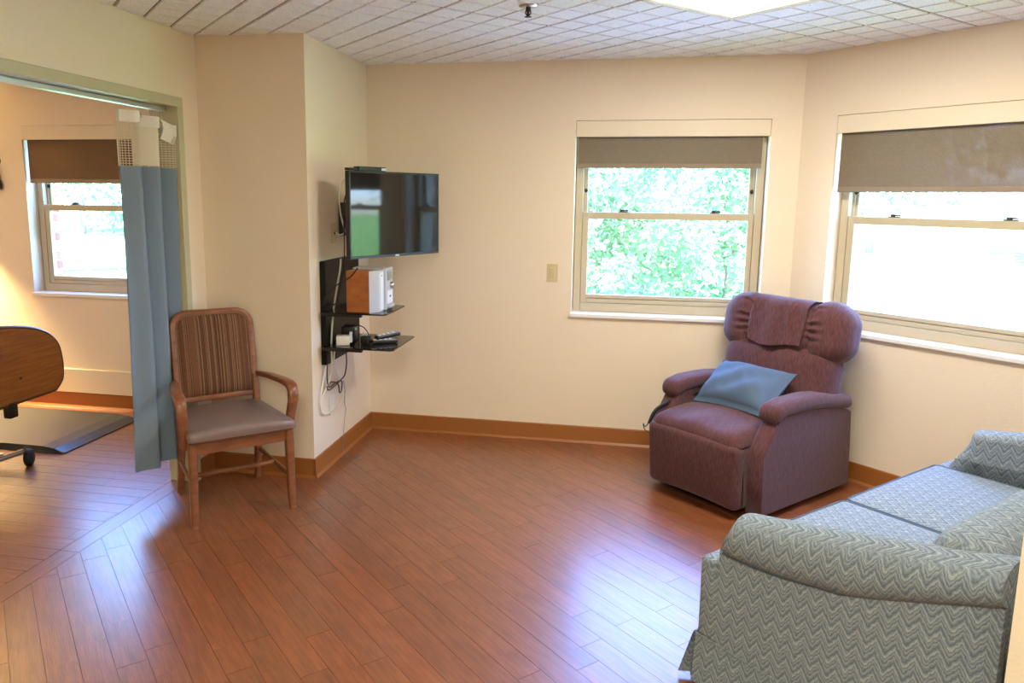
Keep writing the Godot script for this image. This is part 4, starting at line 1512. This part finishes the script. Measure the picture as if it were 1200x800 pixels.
# ------------------------------------------------------------------ neighbour room
func neighbour_room() -> void:
	var st := ST()
	# curtain track under the head of the opening
	var tr := thing("curtain_track", "aluminium ceiling track with slot along head of the opening", "curtain track", Vector3(-0.70, 2.05, 2.35))
	box(st, Vector3(-0.016, -0.024, -1.165), Vector3(-0.004, 0, 1.24), 0.001)
	box(st, Vector3(0.004, -0.024, -1.165), Vector3(0.016, 0, 1.24), 0.001)
	box(st, Vector3(-0.016, -0.004, -1.165), Vector3(0.016, 0, 1.24))
	put("rail", st, M.aluminium, tr)
	# curtain gathered at the right jamb
	var cu := thing("privacy_curtain", "slate blue privacy curtain with white net top, gathered at right jamb", "curtain", Vector3(-0.70, 0.19, 1.30))
	var fold := func(u: float, y: float) -> Vector3:
		# u runs from the left edge (near) to the right edge (far)
		var spread := lerpf(1.0, 0.93, clampf(y / 1.75, 0, 1))
		var z := lerpf(0.255, -0.098, u) * spread + 0.010 * sin(u * 17.0)
		var x := (0.030 + 0.024 * u) * sin(u * 16.0 + 4.2) + 0.010 * sin(u * 31.0 + y * 0.8) + 0.006 * sin(y * 2.0 + u * 4.0)
		return Vector3(x + 0.004, y, z)
	st = ST()
	for off in [0.0, 0.004]:
		skin(st, func(u: float, v: float) -> Vector3: return fold.call(u, v * 1.545) + Vector3(off, 0, off * 0.5), 72, 24)
	var cloth := put("cloth", st, M.curtain_fabric, cu)
	st = ST()
	skin(st, func(u: float, v: float) -> Vector3: return fold.call(u, v * 0.03) + Vector3(-0.003, 0, -0.002), 72, 2)
	skin(st, func(u: float, v: float) -> Vector3: return fold.call(u, v * 0.03) + Vector3(0.007, 0, 0.004), 72, 2)
	put("hem", st, M.curtain_fabric, cloth)
	# net: strands both ways
	st = ST()
	for k in 60:
		var pts := []
		for j in 6:
			pts.append(fold.call(k / 59.0, 1.545 + j * 0.042))
		tube(st, pts, 0.0020, 3)
	for k in 18:
		var pts := []
		for j in 41:
			pts.append(fold.call(j / 40.0, 1.545 + k * 0.0122))
		tube(st, pts, 0.0020, 3)
	var net := put("net", st, M.net_white, cu)
	st = ST()
	skin(st, func(u: float, v: float) -> Vector3: return fold.call(0.30 + u * 0.34, 1.55 + v * 0.2) + Vector3(0.004, 0, 0.002), 20, 8)
	put("seam_strip", st, M.net_white, net)
	st = ST()
	var band := func(u: float, v: float) -> Vector3:
		var p: Vector3 = fold.call(u, 1.745 + v * 0.055)
		p.y -= 0.05 * u * u - 0.012
		p.x += 0.012
		return p
	skin(st, band, 40, 4)
	skin(st, func(u: float, v: float) -> Vector3: return band.call(u, v) + Vector3(-0.004, 0, 0), 40, 4)
	# corner that flops over
	skin(st, func(u: float, v: float) -> Vector3: return Vector3(0.045 + 0.02 * sin(v * 3.0), 1.79 - v * 0.10 - 0.03 * u, lerpf(-0.02, -0.155, u) + 0.012 * v), 8, 6)
	put("header_band", st, M.hem_white, cu)
	for k in 9:
		st = ST()
		var z := [0.10, 0.085, 0.03, 0.01, -0.01, -0.03, -0.05, -0.07, -0.09][k] as float
		tube(st, [Vector3(0, 1.845, z), Vector3(0.004, 1.815, z), Vector3(0.012, 1.80, z), Vector3(0.014, 1.785, z + 0.004)], 0.0022, 5, 3)
		put("hook", st, M.steel, cu)

	# hospital bed: only its foot end shows
	var bed := thing("hospital_bed", "hospital bed with oak footboard on casters in the next room", "bed", Vector3(-2.68, 0, 1.385))
	st = ST()
	var ring0 := []
	var ring1 := []
	var outline := [Vector2(-0.42, 0.42), Vector2(-0.475, 0.47), Vector2(-0.487, 0.53), Vector2(-0.485, 0.60), Vector2(-0.468, 0.68), Vector2(-0.425, 0.74), Vector2(-0.35, 0.79), Vector2(-0.22, 0.832), Vector2(0.0, 0.86), Vector2(0.22, 0.832), Vector2(0.35, 0.79), Vector2(0.425, 0.74), Vector2(0.468, 0.68), Vector2(0.485, 0.60), Vector2(0.487, 0.53), Vector2(0.475, 0.47), Vector2(0.42, 0.42)]
	var fine_line := []
	for i in outline.size():
		var n: int = outline.size()
		for k in 4:
			if i == n - 1 and k > 0:
				break
			var p0: Vector2 = outline[maxi(i - 1, 0)]; var p1: Vector2 = outline[i]; var p2: Vector2 = outline[mini(i + 1, n - 1)]; var p3: Vector2 = outline[mini(i + 2, n - 1)]
			fine_line.append(p1.cubic_interpolate(p2, p0, p3, k / 4.0))
	outline = fine_line
	for q in outline:
		ring0.append(Vector3(0.992, q.y, q.x))
		ring1.append(Vector3(1.018, q.y, q.x))
	loft(st, [ring0, ring1], true, false)
	var fb := put("footboard", st, M.oak_laminate, bed)
	st = ST()
	var rim := []
	for q in outline:
		rim.append(Vector3(1.005, q.y, q.x))
	rim.append(rim[0])
	tube(st, rim, 0.0145, 8)
	put("edge_band", st, M.bed_edge, fb)
	st = ST()
	lathe(st, Vector3(1.018, 0.553, -0.158), Vector3.RIGHT, [[0.0, 0.004], [0.009, 0.003], [0.011, 0.0]], 10)
	put("bolt", st, M.black_plastic, fb)
	st = ST()
	rbox(st, Vector3(1.0, 0.385, -0.085), Vector3(0.05, 0.09, 0.06), 0.008, 2)
	rbox(st, Vector3(0.99, 0.40, -0.115), Vector3(0.03, 0.04, 0.02), 0.004)
	put("bumper", st, M.black_plastic, bed)
	st = ST()
	rbox(st, Vector3(-0.02, 0.47, 0), Vector3(1.98, 0.05, 0.86), 0.01)
	tube(st, [Vector3(0.80, 0.46, 0.15), Vector3(0.76, 0.10, 0.15)], 0.02, 8)
	put("deck", st, M.grey_plastic, bed)
	st = ST()
	rbox(st, Vector3(-0.02, 0.575, 0), Vector3(1.94, 0.16, 0.88), 0.05, 3, 4)
	put("mattress", st, M.mattress_cover, bed)
	st = ST()
	tube(st, [Vector3(0.735, 0.03, -0.10), Vector3(0.80, 0.045, -0.16), Vector3(0.93, 0.088, -0.225)], 0.016, 10, 3)
	tube(st, [Vector3(0.735, 0.03, -0.10), Vector3(0.72, 0.10, 0.2), Vector3(0.72, 0.10, 0.35)], 0.016, 10, 3)
	rbox(st, Vector3(0.80, 0.085, -0.13), Vector3(0.12, 0.012, 0.03), 0.003, 1, 1, null, Basis(Vector3.UP, 0.6))
	put("base_tube", st, M.steel, bed)
	for q in [[0.955, -0.225], [0.955, 0.3], [-0.85, -0.3], [-0.85, 0.3]]:
		st = ST()
		lathe(st, Vector3(q[0] - 0.02, 0.050, q[1]), Vector3(0.9, 0, -0.43).normalized(), [[0.0, 0.0], [0.036, 0.0], [0.050, 0.008], [0.050, 0.036], [0.036, 0.044], [0.0, 0.044]], 20)
		put("caster", st, M.rubber, bed)
	# fall mat
	var fm := thing("floor_mat", "dark grey folding fall mat on floor beneath bedroom window", "mat", Vector3(-2.8, 0, 0.57))
	st = ST()
	var mp := []
	for x in [-1.0, 0.97, 1.06, 1.135]:
		var hgt: float = 0.04 if x < 1.0 else (0.030 if x < 1.1 else 0.008)
		mp.append([Vector3(x, 0.0008, -0.36), Vector3(x, hgt, -0.355), Vector3(x, hgt, 0.365), Vector3(x, 0.0008, 0.38)])
	loft(st, mp, true, false)
	put("pad", st, M.mat_vinyl, fm)
	st = ST()
	box(st, Vector3(-0.02, 0.0395, -0.354), Vector3(-0.012, 0.0412, 0.364))
	put("fold_seam", st, M.black_matte, fm)
	# over-bed wall lamp outside the picture: lights the wall in two fans
	var lp := thing("wall_lamp", "cream over-bed wall lamp with tubular shade in the next room", "lamp", Vector3(-3.42, 1.55, 0.11))
	st = ST()
	lathe(st, Vector3(0, -0.12, 0), Vector3.UP, [[0.085, 0.0], [0.088, 0.0], [0.088, 0.24], [0.085, 0.24], [0.085, 0.0]], 24)
	put("shade", st, M.lamp_shade_metal, lp)
	st = ST()
	rbox(st, Vector3(0, 0, -0.098), Vector3(0.06, 0.12, 0.022), 0.004)
	put("wall_plate", st, M.lamp_shade_metal, lp)
	st = ST()
	lathe(st, Vector3(0, -0.03, 0), Vector3.UP, [[0.0, -0.03], [0.02, -0.022], [0.03, 0.0], [0.02, 0.03], [0.012, 0.05], [0.0, 0.05]], 14)
	put("bulb", st, M.bulb_glow, lp)
	var ol := OmniLight3D.new()
	ol.name = "light"
	ol.light_color = Color(1.0, 0.86, 0.62)
	ol.light_energy = 24.0
	ol.light_size = 0.025
	ol.omni_range = 20.0
	ol.omni_attenuation = 2.0
	ol.shadow_enabled = true
	lp.add_child(ol)
	ol.position = Vector3(0, -0.025, 0)
	# handset hung beside the window
	var hs := thing("hanging_handle", "black handle hanging from small ring beside bedroom window", "handle", Vector3(-2.83, 1.62, 0.022))
	st = ST()
	leg(st, [[Vector3(0.012, 0.0, 0), 0.030, 0.022], [Vector3(0.006, 0.03, 0), 0.034, 0.024], [Vector3(-0.006, 0.12, 0), 0.020, 0.016], [Vector3(-0.012, 0.165, 0), 0.010, 0.010]])
	put("grip", st, M.black_plastic, hs)
	st = ST()
	var rg := []
	for k in 17:
		rg.append(Vector3(-0.006 + cos(TAU * k / 16) * 0.026, 0.205 + sin(TAU * k / 16) * 0.026, -0.012))
	tube(st, rg, 0.0035, 6)
	tube(st, [Vector3(-0.006, 0.231, -0.012), Vector3(-0.006, 0.235, -0.0215)], 0.004, 6)
	put("ring", st, M.black_plastic, hs)

# ------------------------------------------------------------------ small fittings
func small_fittings() -> void:
	var st: SurfaceTool
	var sw := thing("light_switch", "ivory rocker light switch on wall left of recliner window", "light switch", Vector3(1.243, 1.122, 0))
	st = ST()
	rbox(st, Vector3(0, 0, 0.003), Vector3(0.072, 0.116, 0.006), 0.002)
	put("plate", st, M.ivory_plastic, sw)
	st = ST()
	rbox(st, Vector3(0, 0, 0.0075), Vector3(0.034, 0.068, 0.006), 0.002, 1, 1, null, Basis(Vector3.RIGHT, 0.06))
	put("rocker", st, M.ivory_plastic, sw)
	var ot := thing("wall_socket", "ivory cable socket plate on side wall behind television", "wall socket", Vector3(0, 1.382, 0.615))
	st = ST()
	rbox(st, Vector3(0.003, 0, 0), Vector3(0.006, 0.116, 0.074), 0.002)
	put("plate", st, M.ivory_plastic, ot)
	st = ST()
	lathe(st, Vector3(0.005, 0.0, 0), Vector3.RIGHT, [[0.008, 0.0], [0.008, 0.012], [0.005, 0.014], [0.0, 0.014]], 10)
	put("connector", st, M.dark_metal, ot)
	var lo := thing("wall_socket", "low socket plate behind the hanging cords near baseboard", "wall socket", Vector3(0, 0.36, 0.70))
	st = ST()
	rbox(st, Vector3(0.003, 0, 0), Vector3(0.006, 0.116, 0.074), 0.002)
	put("plate", st, M.white_plastic, lo)
	st = ST()
	rbox(st, Vector3(0.007, 0.02, 0), Vector3(0.004, 0.028, 0.03), 0.001)
	rbox(st, Vector3(0.007, -0.02, 0), Vector3(0.004, 0.028, 0.03), 0.001)
	put("receptacle", st, M.white_plastic, lo)
	var sp := thing("fire_sprinkler", "small metal pendent fire sprinkler in the tiled ceiling", "sprinkler", Vector3(1.234, H, 1.363))
	st = ST()
	lathe(st, Vector3.ZERO, Vector3.DOWN, [[0.042, -0.001], [0.040, 0.004], [0.020, 0.007], [0.0, 0.007]], 20)
	put("escutcheon", st, M.steel, sp)
	st = ST()
	lathe(st, Vector3(0, -0.005, 0), Vector3.DOWN, [[0.011, 0.0], [0.011, 0.014], [0.007, 0.018], [0.005, 0.036], [0.0, 0.038]], 12)
	for s in [-1.0, 1.0]:
		tube(st, [Vector3(s * 0.009, -0.018, 0), Vector3(s * 0.012, -0.032, 0), Vector3(0, -0.046, 0)], 0.003, 6)
	lathe(st, Vector3(0, -0.045, 0), Vector3.DOWN, [[0.0, 0.0], [0.016, 0.001], [0.016, 0.003], [0.0, 0.003]], 12)
	put("head", st, M.dark_metal, sp)
